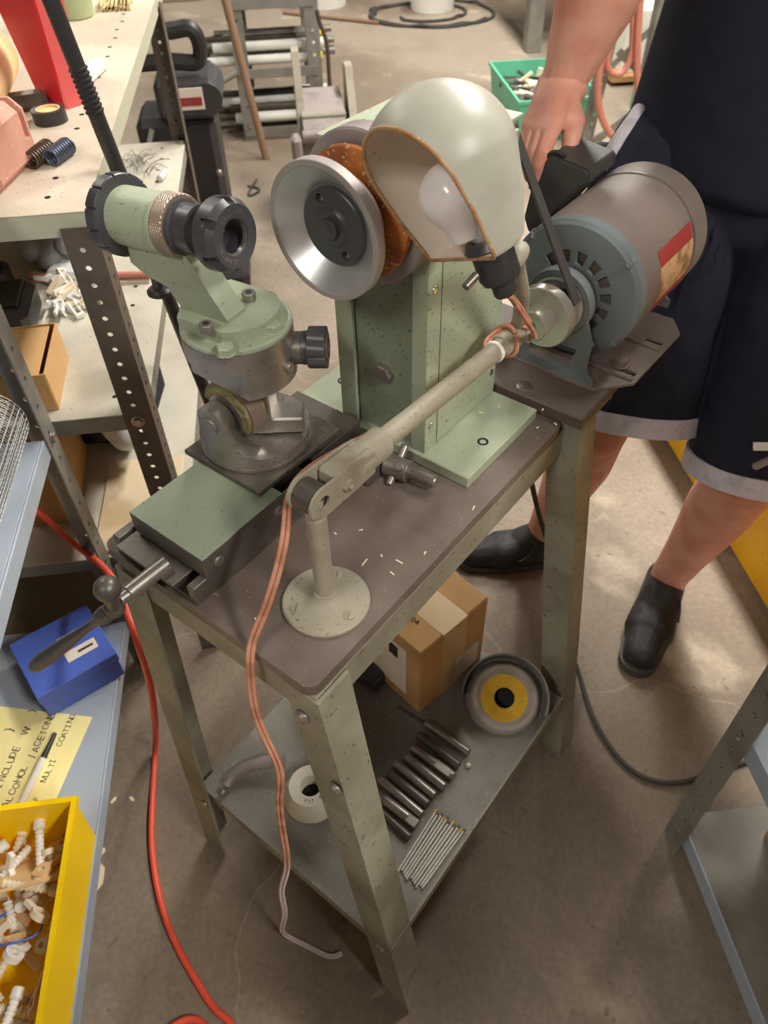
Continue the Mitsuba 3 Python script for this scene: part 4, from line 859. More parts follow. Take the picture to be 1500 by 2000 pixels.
# open cardboard tray on the middle shelf
cb = W(.715, .418, S2); Rk = UVR()@rotz(3)
tr = B(); tw, td, thh = .145, .085, .068
tr.box(cb+A3(0, 0, .002), (tw, td, .003), Rk, .0006)
for s_ in (-1, 1):
    tr.box(cb+Rk@A3(0, s_*td/2, thh/2), (tw, .003, thh), Rk, .0006); tr.box(cb+Rk@A3(s_*tw/2, 0, thh/2), (.003, td, thh), Rk, .0006)
tr.put('cardboard_tray__tray', 'm_card', False)
B().box(cb+A3(0, 0, thh-.004), (tw-.004, td-.02, .003), Rk, .0006).put('cardboard_tray__flap', 'm_card', False); tag('cardboard_tray', 'brown cardboard carton on the middle shelf, behind the near grey post', 'box')
# lower shelf
B().box(W(.80, .50, S3+.085), (.2, .11, .17), UVR()@rotz(4), .002).put('brown_carton', 'm_carddark', False); tag('brown_carton', 'plain brown carton on the lower shelf under the cardboard tray', 'box')
bg_ = hullchain([((W(.86, .375, S3+.14), .035), (W(.84, .345, S3+.09), .033)), ((W(.88, .39, S3+.16), .03), (W(.90, .355, S3+.08), .038))])
put('white_plastic_bag', soft(bg_, .014, 6), 'm_bag', True); tag('white_plastic_bag', 'crumpled white plastic bag on the lower shelf behind the dark post', 'bag')
dkb = B(); cb = W(1.03, .40, S3); Rk = UVR()@rotz(-6); tw, td, thh = .2, .16, .12
for s_ in (-1, 1):
    dkb.box(cb+Rk@A3(0, s_*td/2, thh/2), (tw, .004, thh), Rk, .0006); dkb.box(cb+Rk@A3(s_*tw/2, 0, thh/2), (.004, td, thh), Rk, .0006)
dkb.box(cb+A3(0, 0, .003), (tw, td, .004), Rk, .0006).put('open_dark_box', 'm_darkcloth', False); tag('open_dark_box', 'open dark box on the lower shelf beside the white plastic bag', 'box')
gb = hullchain([((W(.93, .43, S3+.17), .03), (W(.91, .42, S3+.05), .025))]); put('grey_bag', soft(gb, .012, 6), 'm_darkcloth', True); tag('grey_bag', 'narrow dark grey bag between the carton and the open dark box', 'bag')
B().uvbox(.61, .86, .25, .40, S3+.001, S3+.007, .001).put('tan_board', 'm_boardtan', False); tag('tan_board', 'tan sheet of board lying on the lower shelf beside the workhead slide', 'board')

# red extension cord
rc = [W(.66, .70, .43), W(.70, .60, .40), at(60, 992, dep=1.36), at(100, 1022, dep=1.38), at(140, 1058, dep=1.38), at(175, 1085, dep=1.33), at(205, 1112, dep=1.24), at(232, 1150, dep=1.12), at(255, 1210, dep=1.03), at(272, 1262, dep=1.03), at(292, 1330, dep=1.10), at(302, 1400, dep=1.22), at(303, 1470, z=.012), at(298, 1560, z=.006), at(296, 1640, z=.006), at(303, 1710, z=.006), at(322, 1790, z=.006), at(352, 1860, z=.006), at(392, 1930, z=.006), at(430, 1980, z=.006), at(455, 2010, z=.006), at(440, 2040, z=.008), at(390, 1995, z=.006), at(345, 2000, z=.006), at(300, 2040, z=.006)]
B().tube(rc, .0056, 12, 8).put('extension_cord', 'm_redcord'); tag('extension_cord', 'orange red extension cord running down past the stand onto the floor', 'cord')

# blue box on the lower blue shelf
X = 'blue_box'; ub = nrm(at(230, 1318, z=BZ+.06)-at(72, 1395, z=BZ+.06)); 
pA, pB, pC = at(72, 1362, z=BZ+.068), at(225, 1275, z=BZ+.068), at(15, 1262, z=BZ+.068)
ub = nrm(pB-pA); vb = nrm(np.cross([0, 0, 1], ub)); wd, dp = np.linalg.norm(pB-pA), float((pC-pA)@vb)
if dp < 0: vb, dp = -vb, -dp
Rb = np.stack([ub, vb, np.cross(ub, vb)], 1); cb = pA+ub*wd/2+vb*dp/2
B().box(A3(cb[0], cb[1], BZ+.0235), (wd, dp, .045), Rb, .0015).put(X+'__tray', 'm_blue', False); B().box(A3(cb[0], cb[1], BZ+.057), (wd+.004, dp+.004, .022), Rb, .0015).put(X+'__lid', 'm_blue', False)
for i, (du, dv, sw, sh_) in enumerate(((.33, .32, .055, .024), (.33, .60, .052, .022))):
    c_ = pA+ub*(wd*(.5+du*.55))+vb*dp*dv+A3(0, 0, .0008); B().box(c_, (sw, sh_, .0005), Rb, .0001).put(X+'__label', 'm_paperlabel', False, label='small white printed label')
    B().box(c_+A3(0, 0, .0004)+ub*.008, (sw*.5, .005, .0003), Rb, .00005).put(X+'__label__print', 'm_ink', False)
tag(X, 'blue lidded cardboard box with two white labels on the blue grey shelf', 'box')
# yellow note with handwriting, and the pen
pz = BZ+.0012
c0 = at(180, 1400, z=pz); edir = nrm(at(180, 1400, z=pz)-at(100, 1582, z=pz)); ldir = nrm(np.cross([0, 0, 1], edir))
if ldir@E2 < 0: ldir = -ldir
Rn = np.stack([edir, ldir, np.cross(edir, ldir)], 1); pn = c0-edir*.14+ldir*.1075
B().box(A3(pn[0], pn[1], BZ+.0006), (.28, .215, .0008), Rn, .0001).put('yellow_note__sheet', 'm_paper', False)
hw = [('IF', .045, .028, .008), ('MULTI', .082, .028, .010), ('COATING', .145, .030, .010), ('ALCOHOL', .035, .070, .012), ('/ACETONE', .120, .066, .012), ('INCLUDE  W/', .065, .098, .012), ('} AR', .20, .104, .012), ('CLEAN', .06, .128, .012), ('}', .16, .125, .016), ('PARTS', .1, .152, .012)]
g = []
base_ = c0-edir*.205
for s_, a, b_, h_ in hw:
    for i, ch in enumerate(s_):
        if ch == ' ': continue
        sl = rng.uniform(-.06, .06); o_ = base_+edir*(a+i*h_*.86)+ldir*(b_+rng.uniform(-.0012, .0012)); o_[2] = BZ+.0011
        g.append(lettering(ch, h_*rng.uniform(.88, 1.05), o_, edir+ldir*sl, ldir, .0002))
put('yellow_note__handwriting', trimesh.util.concatenate(g), 'm_ink', False)
tag('yellow_note', 'pale yellow sheet of paper with handwriting, between blue box and yellow bin', 'note')
p0_, p1_ = at(108, 1432, z=BZ+.0075), at(36, 1582, z=BZ+.0075); pdir = nrm(p1_-p0_)
B().lathe([(0, 0), (.0028, .0), (.0034, .002), (.0052, .045), (.0056, .047), (0, .047)], p0_, pdir, 24).box(p0_+pdir*.02+A3(0, 0, .0055), (.036, .0022, .0016), np.stack([pdir, np.cross([0, 0, 1], pdir), A3(0, 0, 1)], 1), .0004).put('marker_pen__cap', 'm_black')
B().lathe([(0, .046), (.0058, .046), (.006, .048), (.006, .135), (.005, .14), (0, .14)], p0_, pdir, 24).put('marker_pen__barrel', 'm_white')
B().lathe([(.00602, .070), (.00606, .070), (.00606, .098), (.00602, .098)], p0_, pdir, 24, True).put('marker_pen__print', 'm_glove') if False else None
tag('marker_pen', 'white marker pen with black cap lying on the yellow note', 'pen')
# yellow bin with pale plastic fittings
Y = 'yellow_bin'; bu0, bu1, bv0, bv1 = -.30, .150, .372, .66; bz0, bz1 = BZ+.001, BZ+.125
def binshell(u0, u1, v0, v1, z0, z1, taper, wall, key, m_, rimw=.008, rimh=.010):
    def ring(i, z): return [(u0+i, v0+i, z), (u1-i, v0+i, z), (u1-i, v1-i, z), (u0+i, v1-i, z)]
    L_ = [ring(taper, z0), ring(0, z1-rimh), ring(-rimw+wall, z1-rimh), ring(-rimw+wall, z1), ring(wall, z1), ring(taper+wall, z0+wall)]
    v = [W(*p) for r_ in L_ for p in r_]; f = []
    for a in range(len(L_)-1):
        for j in range(4):
            k_ = (j+1) % 4; q = (a*4+j, a*4+k_, a*4+4+k_, a*4+4+j); f += [(q[0], q[1], q[2]), (q[0], q[2], q[3])]
    e = (len(L_)-1)*4; f += [(0, 2, 1), (0, 3, 2), (e, e+1, e+2), (e, e+2, e+3)]
    m = trimesh.Trimesh(v, f, process=False); put(key, m, m_, False)
binshell(bu0, bu1, bv0, bv1, bz0, bz1, .004, .003, Y+'__tub', 'm_yellow')
tag(Y, 'bright yellow plastic bin full of pale plastic fittings in the lower left corner', 'bin')
def fitpos(): return W(rng.uniform(bu0+.12, bu1-.03), rng.uniform(bv0+.025, bv1-.10), 0)
B().box(W(.08, .47, BZ+.06), (.09, .16, .004), UVR()@np.array(trimesh.transformations.euler_matrix(.1, .75, .2))[:3, :3], .001).put('plastic_bag', 'm_tan'); tag('plastic_bag', 'crumpled translucent tan bag at the back of the yellow bin', 'bag')
def anchor(i):
    k = numbered('plastic_anchor'); p = fitpos()+A3(0, 0, BZ+.020+rng.uniform(0, .065)); d = nrm(A3(rng.uniform(-1, 1), rng.uniform(-1, 1), rng.uniform(-.25, .25))); l = rng.uniform(.055, .085)
    pr = [(0, 0), (.003, 0)]
    n = int(l/.006)
    for j in range(n): z = l*j/n; pr += [(.0062, z+.0008), (.0062, z+.0034), (.0042, z+.0044)]
    pr += [(.0075, l), (.0085, l+.001), (.0085, l+.012), (.006, l+.014), (0, l+.014)]
    B().lathe(pr, p-d*l/2, d, 14).put(k, ('m_cream', 'm_white')[i % 2], 40); tag(k, 'pale ribbed plastic wall anchor lying in the yellow bin', 'anchor', 'plastic anchors in the yellow bin')
for i in range(40): anchor(i)
for i in range(22):
    k = numbered('plastic_eyelet'); p = fitpos()+A3(0, 0, BZ+.045+rng.uniform(0, .05)); d = nrm(A3(rng.uniform(-1, 1), rng.uniform(-1, 1), rng.uniform(.2, 1)))
    r = rng.uniform(.010, .016); M = frame(p, d)
    B().lathe([(r*.38, 0), (r, 0), (r, .008), (r*.38, .008)], p, d, 20, True).box((M@np.r_[r*1.6, 0, .004, 1])[:3], (r*1.5, r*.7, .0075), M[:3, :3], .001).put(k, ('m_cream', 'm_white', 'm_tan')[i % 3], 30); tag(k, 'pale round plastic eyelet with a tail in the yellow bin', 'fitting', 'plastic eyelets in the yellow bin')
for i in range(22):
    k = numbered('plastic_strip'); p = fitpos()+A3(0, 0, BZ+.012+rng.uniform(0, .025)); R = UVR()@rotz(rng.uniform(0, 360))@np.array(trimesh.transformations.euler_matrix(rng.uniform(-.3, .3), rng.uniform(-.3, .3), 0))[:3, :3]
    B().box(p, (rng.uniform(.06, .11), .012, .006), R, .001).put(k, ('m_tan', 'm_cream', 'm_boardtan')[i % 3], False); tag(k, 'tan plastic strip lying among the fittings in the yellow bin', 'strip', 'plastic strips in the yellow bin')
pts = [W(.0+.02*math.cos(a), .44+.035*math.sin(a), BZ+.085+.008*math.cos(2*a)) for a in np.linspace(.3, 5.2, 12)]
B().tube(pts, .0016, 8).put('purple_wire', 'm_blue'); tag('purple_wire', 'loop of thin purple wire in the yellow bin', 'wire')
# roll of wire mesh on the upper blue shelf
mc_ = W(.50, .50, BZ2+.0); mm = B()
for r_, v_off, a0 in ((.044, 0, .4), (.052, .004, .9)):
    ctr = W(.42, .425+v_off, BZ2+.055)
    for uu in np.linspace(-.16, .12, 30):
        a = np.linspace(a0, a0+5.0, 26); mm.add(sweep(np.array([ctr+E1*uu+E2*r_*math.cos(t)+A3(0, 0, r_*math.sin(t)) for t in a]), .0006, 4, False))
    for t in np.linspace(a0, a0+5.0, 30):
        q = ctr+E2*r_*math.cos(t)+A3(0, 0, r_*math.sin(t)); mm.add(sweep(np.array([q-E1*.16, q+E1*.12]), .0006, 4, False))
mm.put('wire_mesh_roll', 'm_wire', False); tag('wire_mesh_roll', 'loose roll of galvanised wire mesh on the upper blue grey shelf', 'wire mesh', kind='stuff')
# leaf scraps on the floor
for i, (x, y, x2, y2, w_) in enumerate(((205, 1655, 192, 1672, .006), (192, 1680, 190, 1740, .012), (228, 1555, 215, 1570, .004), (252, 1556, 262, 1566, .004))):
    k = numbered('paper_scrap'); a, b_ = at(x, y, z=.001), at(x2, y2, z=.001); d = nrm(b_-a); s_ = np.cross([0, 0, 1], d); l = np.linalg.norm(b_-a)
    pol = Polygon([(0, 0), (l*.3, w_), (l*.8, w_*.8), (l, 0), (l*.6, -w_*.7), (l*.2, -w_*.5)])
    B().ext(pol, .0006, np.block([[np.stack([d, s_, A3(0, 0, 1)], 1), a[:, None]], [np.zeros((1, 3)), np.ones((1, 1))]])).put(k, 'm_debris', False)
    tag(k, ('thin torn pale scrap on the floor beside the yellow bin', 'largest pale scrap on the floor, against the yellow bin', 'tiny pale shaving on the floor beside the yellow note', 'tiny pale shaving on the floor near the orange red cord')[i], 'scrap', 'pale scraps on the floor')

# ------------------------------------------------------------------ behind the grinder: bar rack and odds and ends
RK = 'bar_rack'
tag(RK, 'grey perforated steel rack loaded with metal bars behind the grinder', 'rack')
for (u, v, a, b) in ((3.54, .167, -E2, E1), (3.54, -.165, -E2, E1), (4.0, .167, -E2, -E1), (4.0, -.165, -E2, -E1)):
    angle_post(numbered(RK+'__post'), W(u, v), a, b, 0, .92, w=.062, t=.004, bsdf='m_rackgray', sp=.05, hr=.007)
for z in (.06, .31, .58):
    for u in (3.535, 4.0): B().uvbox(u-.004, u, -.21, .16, z-.04, z, .001).put(RK+'__beam', 'm_rackgray', False)
    for v in (.14, -.2): B().uvbox(3.54, 4.0, v, v+.004, z-.04, z, .001).put(RK+'__side_beam', 'm_rackgray', False)
for z in (.29, .07, .3):
    p = W(3.535, .135, z); B().hexn(p, -E1, .012, .01).put(RK+'__bolt', 'm_chrome', False)
B().cyl(W(3.53, .16, .30), W(3.45, .62, .12), .012, 10).put(RK+'__brace', 'm_rackgray')
def bar(z, u, v0, v1, r, m_, lab, sq=False, tip=None):
    k = numbered('metal_bar')
    o = B()
    (o.box(W(u, (v0+v1)/2, z+r), (2*r, abs(v1-v0), 2*r), UVR(), .002) if sq else o.cyl(W(u, v0, z+r), W(u, v1, z+r), r, 18))
    o.put(k+'__bar', m_)
    if tip: B().cyl(W(u, v1-.001, z+r), W(u, v1+.035, z+r), r*1.03, 18).put(k+'__painted_end', tip)
    tag(k, lab, 'bar', 'bars on the rack')
for lev, (z0, nm) in enumerate(((.06, 'bottom'), (.31, 'middle'), (.58, 'top'))):
    us = 3.575
    for i in range(9):
        r = (.024, .016, .02, .014, .019, .022, .015, .018, .013)[(i+lev*2) % 9]
        first = i == 0; m_ = 'm_barwhite' if first else ('m_barsteel', 'm_bardark', 'm_bardark', 'm_barsteel', 'm_bardark')[(i+lev) % 5]
        if us+2*r > 3.98: break
        bar(z0, us+r, .20+.16*((i*7+lev*3) % 5)/4, -.20-.1*((i*3+lev) % 4)/3, r, m_, ('white round' if first else ('bright', 'dark', 'rusty dark', 'bright', 'dark')[(i+lev) % 5])+f' metal bar on the {nm} level of the rack, {("nearest", "second", "third", "fourth", "fifth", "sixth", "seventh", "eighth", "ninth")[i]} from the front', (i+lev) % 4 == 2, 'm_yellowtag' if (i+lev) % 4 == 1 else None)
        us += 2*r+.012
    us = 3.60
    for i in range(5):
        r = (.016, .02, .014, .018, .012)[(i+lev) % 5]
        bar(z0+.05, us+r, .22+.12*((i*5+lev) % 4)/3, -.22-.08*((i+lev) % 3)/2, r, ('m_bardark', 'm_barwhite', 'm_barsteel')[(i+lev) % 3], ('dark', 'white', 'bright')[(i+lev) % 3]+f' metal bar lying on top of the {nm} layer of the rack, {("nearest", "second", "third", "fourth", "farthest")[i]}', False, 'm_yellowtag' if i == 3 else None)
        us += 2*r+.03
B().cyl(W(3.30, .073, 0), W(3.36, .172, .72), .017, 16).put('wooden_stick', 'm_woodstick'); tag('wooden_stick', 'brown wooden stick leaning against the bar rack', 'stick')
B().tube([W(3.42, -.215, .55), W(3.42, -.225, .50), W(3.42, -.245, .44), W(3.42, -.25, .30), W(3.42, -.255, .16)], .009, 8).put('hooked_rod', 'm_bardark'); tag('hooked_rod', 'dark hooked rod hanging at the right end of the bar rack', 'rod')
# small green bench machine on a pedestal
GM = 'green_stand'
tag(GM, 'dusty green steel machine stand with two upright side plates in front of the bar rack', 'stand')
zc = 2.75
B().uvbox(zc-.04, zc+.16, -.255, -.095, .395, .405, .002).box(W(zc-.09, -.175, .375), (.12, .16, .01), UVR()@np.array(trimesh.transformations.rotation_matrix(-.45, (0, 1, 0)))[:3, :3], .002).put(GM+'__trough', 'm_guard', False)
for v, h_ in ((-.08, .56), (-.275, .50)):
    pf = Polygon([(-.14, .28), (.17, .28), (.17, h_-.03), (.12, h_), (.05, h_)])
    Mx = np.eye(4); Mx[:3, 0] = E1; Mx[:3, 1] = (0, 0, 1); Mx[:3, 2] = np.cross(E1, (0, 0, 1)); Mx[:3, 3] = W(zc, v)
    B().ext(pf, .028, Mx).put(GM+'__side_plate', 'm_lamp', False)
B().cyl(W(zc-.16, -.09, .335), W(zc-.16, -.26, .335), .022, 20).put(GM+'__roller', 'm_guard')
B().uvbox(zc-.2, zc-.13, -.085, -.045, .26, .345, .012).put(GM+'__bracket', 'm_guard'); B().uvbox(zc-.10, zc+.14, -.26, -.09, .06, .39, .006).uvbox(zc-.2, zc+.2, -.32, -.04, 0, .06, .006).put(GM+'__pedestal', 'm_stand')
B().tube([W(3.0, .16, .006), W(2.95, .11, .006), W(2.9, .15, .006), W(3.05, .12, .010)], .004, 8).put('loose_cable', 'm_rubber'); tag('loose_cable', 'short loose cable on the floor left of the green machine stand', 'cable')
# black machine beyond the shelving
BM = 'black_machine'
tag(BM, 'black workshop machine with open handle and a red and white label beyond the shelving', 'machine')
q = [W(2.15, .31, .80), W(2.15, .19, .80), W(2.15, .185, .72), W(2.15, .31, .72)]
B().tube([q[0]+E2*.1, q[0], (q[0]+q[1])/2, q[1]+E2*.015, (q[1]+q[2])/2, q[2]+E2*.015, (q[2]+q[3])/2, q[3]+E2*.1], .022, 10).put(BM+'__handle', 'm_black')
B().uvbox(2.12, 2.32, .165, .34, .57, .68, .015).cyl(W(2.12, .19, .625), W(2.32, .19, .625), .045, 20).put(BM+'__motor', 'm_blackmetal'); B().uvbox(2.117, 2.12, .20, .285, .60, .66, .001).put(BM+'__label', 'm_paperlabel', False); B().uvbox(2.1155, 2.117, .205, .28, .612, .635, .0005).put(BM+'__label__red_band', 'm_platered', False)
B().uvbox(2.14, 2.35, .18, .42, .08, .57, .02).uvbox(2.1, 2.4, .15, .46, 0, .08, .02).put(BM+'__body', 'm_black'); B().tube([W(2.13, .37, .55), W(2.09, .40, .45), W(2.10, .36, .33), W(2.13, .30, .28)], .008, 8).put(BM+'__hose', 'm_rackgray')
B().uvbox(2.098, 2.1, .20, .30, .23, .235, 0).ball(W(2.1, .19, .42), .011).ball(W(2.1, .18, .30), .009).put(BM+'__fittings', 'm_steel')
# far floor: buckets, cable coil, sack
for i, (u, v, r, h_, lb_) in enumerate(((6.05, -.40, .17, .36, 'white bucket at the top edge, left of the cable coil'), (5.78, -1.14, .165, .34, 'white bucket standing inside the cable coil on the far floor'))):
    k = numbered('white_bucket'); B().lathe([(0, 0), (r*.9, 0), (r*.91, .004), (r, h_), (r*.97, h_), (r*.88, .006), (0, .006)], W(u, v), (0, 0, 1), 40).put(k+'__pail', 'm_white')
    B().lathe([(r*.985, h_-.03), (r*1.03, h_-.03), (r*1.03, h_-.02), (r*.985, h_-.02)], W(u, v), (0, 0, 1), 40, True).put(k+'__rim_band', 'm_white'); tag(k, lb_, 'bucket')
coil = []
for i in range(70):
    a = i/69*2*math.pi*2.3+2.2; rr = .42+.02*math.sin(i*.7) if i > 25 else .20+.22*i/25; coil.append(W(5.62+rr*.80*math.cos(a), -1.12-.08*(i < 25)*-1+rr*math.sin(a), .009+.010*(i % 9 == 0)))
B().tube(coil, .010, 8, 4).put('cable_coil', 'm_rubber'); tag('cable_coil', 'loop of black cable lying on the far floor around the white bucket', 'cable')
B().cyl(W(5.85, -.10, .012), W(5.45, -.72, .012), .011, 10).put('floor_pipe', 'm_woodstick'); tag('floor_pipe', 'thin brown pipe on the far floor between the two white buckets', 'pipe')
B().box(W(6.6, .78, .1), (.5, .7, .2), UVR(), .05).put('cream_sack', 'm_cream'); tag('cream_sack', 'cream coloured sack on the floor at the top edge above the bar rack', 'sack')
B().cyl(W(5.4, .52, .0), W(5.6, .50, .22), .012, 10).put('brass_stick', 'm_woodstick') if False else None
# green floor bin with metal parts
def gbin():
    u0, u1, v0, v1, z0, z1 = 3.27, 3.86, -1.48, -1.10, 0.001, .185
    binshell(u0, u1, v0, v1, z0, z1, .02, .004, 'green_bin__tub', 'm_binGreen', .012, .014)
    tag('green_bin', 'green plastic bin full of metal parts on the floor behind the arm', 'bin')
    for i in range(90):
        k = numbered('metal_part'); p = W(rng.uniform(u0+.06, u1-.06), rng.uniform(v0+.06, v1-.06), .10+rng.uniform(0, .05)); d = nrm(A3(rng.uniform(-1, 1), rng.uniform(-1, 1), rng.uniform(-.2, .2))); l = rng.uniform(.04, .16); r = rng.uniform(.006, .016)
        B().cyl(p-d*l/2, p+d*l/2, r, 10).put(k, ('m_chrome', 'm_barsteel', 'm_darksteel', 'm_cream')[i % 4]); tag(k, 'short cylindrical metal part heaped in the green bin', 'metal part', 'metal parts in the green bin')
    B().uvbox(u0+.03, u1-.03, v0+.03, v1-.03, .02, .10, .004).put('metal_fill', 'm_darksteel'); tag('metal_fill', 'dense layer of small metal parts filling the green bin', 'metal parts', kind='stuff')
gbin()
# the perforated bench frame on the right, hose, box, bottle
BF = 'bench_frame'
tag(BF, 'grey perforated steel bench frame behind the arm at upper right', 'frame')
angle_post(BF+'__front_post', W(2.93, -1.285), -E2, E1, 0, .95, w=.045, bsdf='m_rackgray', sp=.038, hr=.006, lean=(.06, -.06))
def strut(a, b, key, m_='m_rackgray', w=.035): 
    a, b = np.asarray(a), np.asarray(b); d = nrm(b-a); M = frame((a+b)/2, d, E1); B().box((a+b)/2, (.005, w, np.linalg.norm(b-a)), M[:3, :3], .001).put(key, m_, False)
strut(W(2.95, -1.33, .10), W(3.35, -1.75, .10), BF+'__brace'); strut(W(2.96, -1.36, .10), W(2.98, -1.75, .36), BF+'__brace'); strut(W(3.6, -1.5, .08), W(3.6, -2.1, .62), BF+'__brace', w=.03); strut(W(3.7, -2.0, .02), W(3.5, -1.62, .30), BF+'__brace')
angle_post(BF+'__back_post', W(3.25, -1.66), -E2, E1, 0, .95, w=.05, bsdf='m_rackgray', hole=False)
k = 'yellow_post'; angle_post(k, W(3.32, -1.78), -E2, E1, 0, 1.0, w=.09, bsdf='m_boardtan', sp=.05, hr=.007); tag(k, 'pale yellow perforated post at the right, beside the navy shirt', 'post')
B().tube([W(2.9, -1.43, .80), W(2.9, -1.405, .62), W(2.9, -1.43, .45), W(2.9, -1.40, .385), W(2.9, -1.35, .40), W(2.9, -1.335, .48), W(2.9, -1.35, .62)], .013, 12).put('pink_hose', 'm_hose')
B().tube([W(2.88, -1.36, .85), W(2.88, -1.31, .5), W(2.88, -1.305, .36), W(2.88, -1.34, .24), W(2.88, -1.42, .14), W(2.88, -1.48, .12), W(2.88, -1.50, .22), W(2.88, -1.46, .40), W(2.88, -1.42, .62), W(2.88, -1.40, .85)], .014, 12).put('pink_hose', 'm_hose')
tag('pink_hose', 'short loop of pink air hose hanging on the bench frame, the inner one', 'hose'); tag('pink_hose_001', 'long loop of pink air hose hanging on the bench frame, the outer one', 'hose')
B().uvbox(4.0, 4.35, -2.22, -1.86, .05, .34, .004).put('white_box', 'm_white', False); tag('white_box', 'white box behind the pink hose at upper right', 'box')
B().uvbox(3.95, 4.4, -2.3, -1.8, .02, .05, .002).put('wooden_pallet', 'm_carddark', False); tag('wooden_pallet', 'flat brown board under the white box', 'board')
B().lathe([(0, 0), (.045, 0), (.048, .004), (.048, .16), (.03, .2), (.018, .21), (.018, .22), (0, .22)], W(3.62, -1.835, .0), (0, 0, 1), 28).put('green_bottle__body', 'm_bottle'); B().cyl(W(3.62, -1.835, .22), W(3.62, -1.835, .27), .026, 18).put('green_bottle__cap', 'm_black'); tag('green_bottle', 'green bottle with black cap below the white box', 'bottle')
B().uvbox(4.63, 4.72, -1.60, -1.51, 0, .8, .004).put('grey_table__leg', 'm_rackgray', False); strut(W(4.67, -1.6, .5), W(4.67, -1.9, .18), 'grey_table__brace', w=.05); B().uvbox(4.5, 5.6, -2.6, -1.5, .8, .84, .004).put('grey_table__top', 'm_rackgray', False); B().uvbox(5.4, 5.5, -2.5, -2.4, 0, .8, .004).put('grey_table__leg', 'm_rackgray', False)
tag('grey_table', 'grey steel table leg with a diagonal brace at the top, left of the arm', 'table')
# yellow machine base at the right
B().uvbox(.16, 1.75, -1.7, -.968, 0, .30, .02).put('yellow_barrier__body', 'm_yellowpaint'); B().uvbox(.16, 1.75, -1.7, -.99, .30, .315, .004).put('yellow_barrier__top_plate', 'm_yellowpaint'); tag('yellow_barrier', 'scuffed yellow steel barrier on the floor behind the legs at right', 'barrier')
# rack in the lower right corner
RR = 'corner_rack'
tag(RR, 'grey shelving with a perforated post and smooth grey shelves in the lower right corner', 'shelving')
rc0 = W(.105, -.572)
angle_post(RR+'__post', rc0, -E1, -E2, 0, 1.3, w=.045, bsdf='m_rackgray', sp=.05, hr=.0055)
for z, nm in ((.075, 'lower_shelf'), (.40, 'upper_shelf'), (.84, 'third_shelf'), (1.27, 'top_shelf')):
    B().uvbox(-.8, .098, -1.0, -.578, z-.0025, z, .0008).put(f'{RR}__{nm}__panel', 'm_rackblue' if z > .2 else 'm_shelf', False)
    B().uvbox(-.8, .098, -.580, -.576, z-.04, z, .001).put(f'{RR}__{nm}__edge', 'm_rackblue', False)
for z in (.38, .06): B().lathe([(0, 0), (.008, 0), (.0075, .003), (.004, .005), (0, .0055)], rc0-E1*.022+A3(0, 0, z), E2, 14).put(RR+'__bolt', 'm_chrome')
B().uvbox(-.5, .05, -.93, -.70, .076, .30, .004).put('brown_crate', 'm_carddark', False); tag('brown_crate', 'brown carton between the two shelves of the lower right rack', 'box')
for i, (u0_, u1_, z0_, z1_, lb_) in enumerate(((-.40, .06, .401, .80, 'plain brown carton on the middle shelf of the corner rack, nearest the post'), (-.79, -.42, .401, .76, 'plain brown carton on the middle shelf of the corner rack, away from the post'), (-.36, .06, .841, 1.22, 'plain brown carton on the high shelf of the corner rack, nearest the post'), (-.78, -.38, .841, 1.18, 'plain brown carton on the high shelf of the corner rack, away from the post'))):
    k = numbered('stored_carton'); B().uvbox(u0_, u1_, -.98, -.62, z0_, z1_, .003).put(k+'__carton', 'm_carddark', False); B().uvbox(u0_+.01, u1_-.01, -.82, -.78, z1_, z1_+.0006, 0).put(k+'__tape', 'm_tape', False); tag(k, lb_, 'box', 'stored cartons')

# ------------------------------------------------------------------ the person
PN = 'person'
tag(PN, 'person in navy shirt, navy shorts and black shoes with one hand on the black box', 'person')
dp = lambda x, y, d: at(x, y, dep=d)
NA, FA = A3(.957, -.112, .09), A3(.915, .172, .09)
NK, FK = dp(1455, 930, 1.31), dp(1160, 830, 1.37)
HC = A3(1.0, -.015, .93); NH, FH = A3(1.0, -.125, .90), A3(.99, .10, .90)
SHR = A3(1.03, .19, 1.44); SHL = A3(1.03, -.22, 1.44)
HS = .030; WR = dp(1097, 172, .995+HS); EL = dp(1215, -130, .93)
def ell(c, rx, ry, rz): return m3.Manifold.sphere(1, 32).scale((rx, ry, rz)).translate(tuple(map(float, c)))
def cap(c, r): return m3.Manifold.sphere(r, 20).translate(tuple(map(float, c)))
def hull(*a): return m3.Manifold.batch_hull(list(a))
def lerp(a, b, t): return a+(b-a)*t
bones = []
for K_, A_k, H_, s_ in ((NK, NA, NH, -1), (FK, FA, FH, 1)):
    back = A3(.03, 0, 0)
    bones += [((H_, .085), (K_, .064)), ((K_, .062), (lerp(K_, A_k, .32)+back*.8, .064)), ((lerp(K_, A_k, .32)+back*.8, .064), (lerp(K_, A_k, .72)+back*.2, .046)), ((lerp(K_, A_k, .72)+back*.2, .046), (A_k, .039)), ((A_k, .039), (A_k-A3(0, 0, .04), .038))]
bones += [((NH, .1), (FH, .1)), ((HC, .13), (A3(1.01, -.015, 1.15), .13)), ((A3(1.01, -.015, 1.15), .13), (A3(1.03, -.015, 1.38), .14)), ((SHR, .06), (SHL, .06)), ((A3(1.03, -.015, 1.42), .06), (A3(1.0, -.015, 1.56), .052))]
bones += [((SHR, .06), (EL, .05)), ((EL, .05), (lerp(EL, WR, .35), .054)), ((lerp(EL, WR, .35), .054), (lerp(EL, WR, .8), .036)), ((lerp(EL, WR, .8), .035), (WR, .0275))]
ELL = SHL+A3(.03, -.08, -.29); WRL = ELL+A3(-.12, .02, -.24)
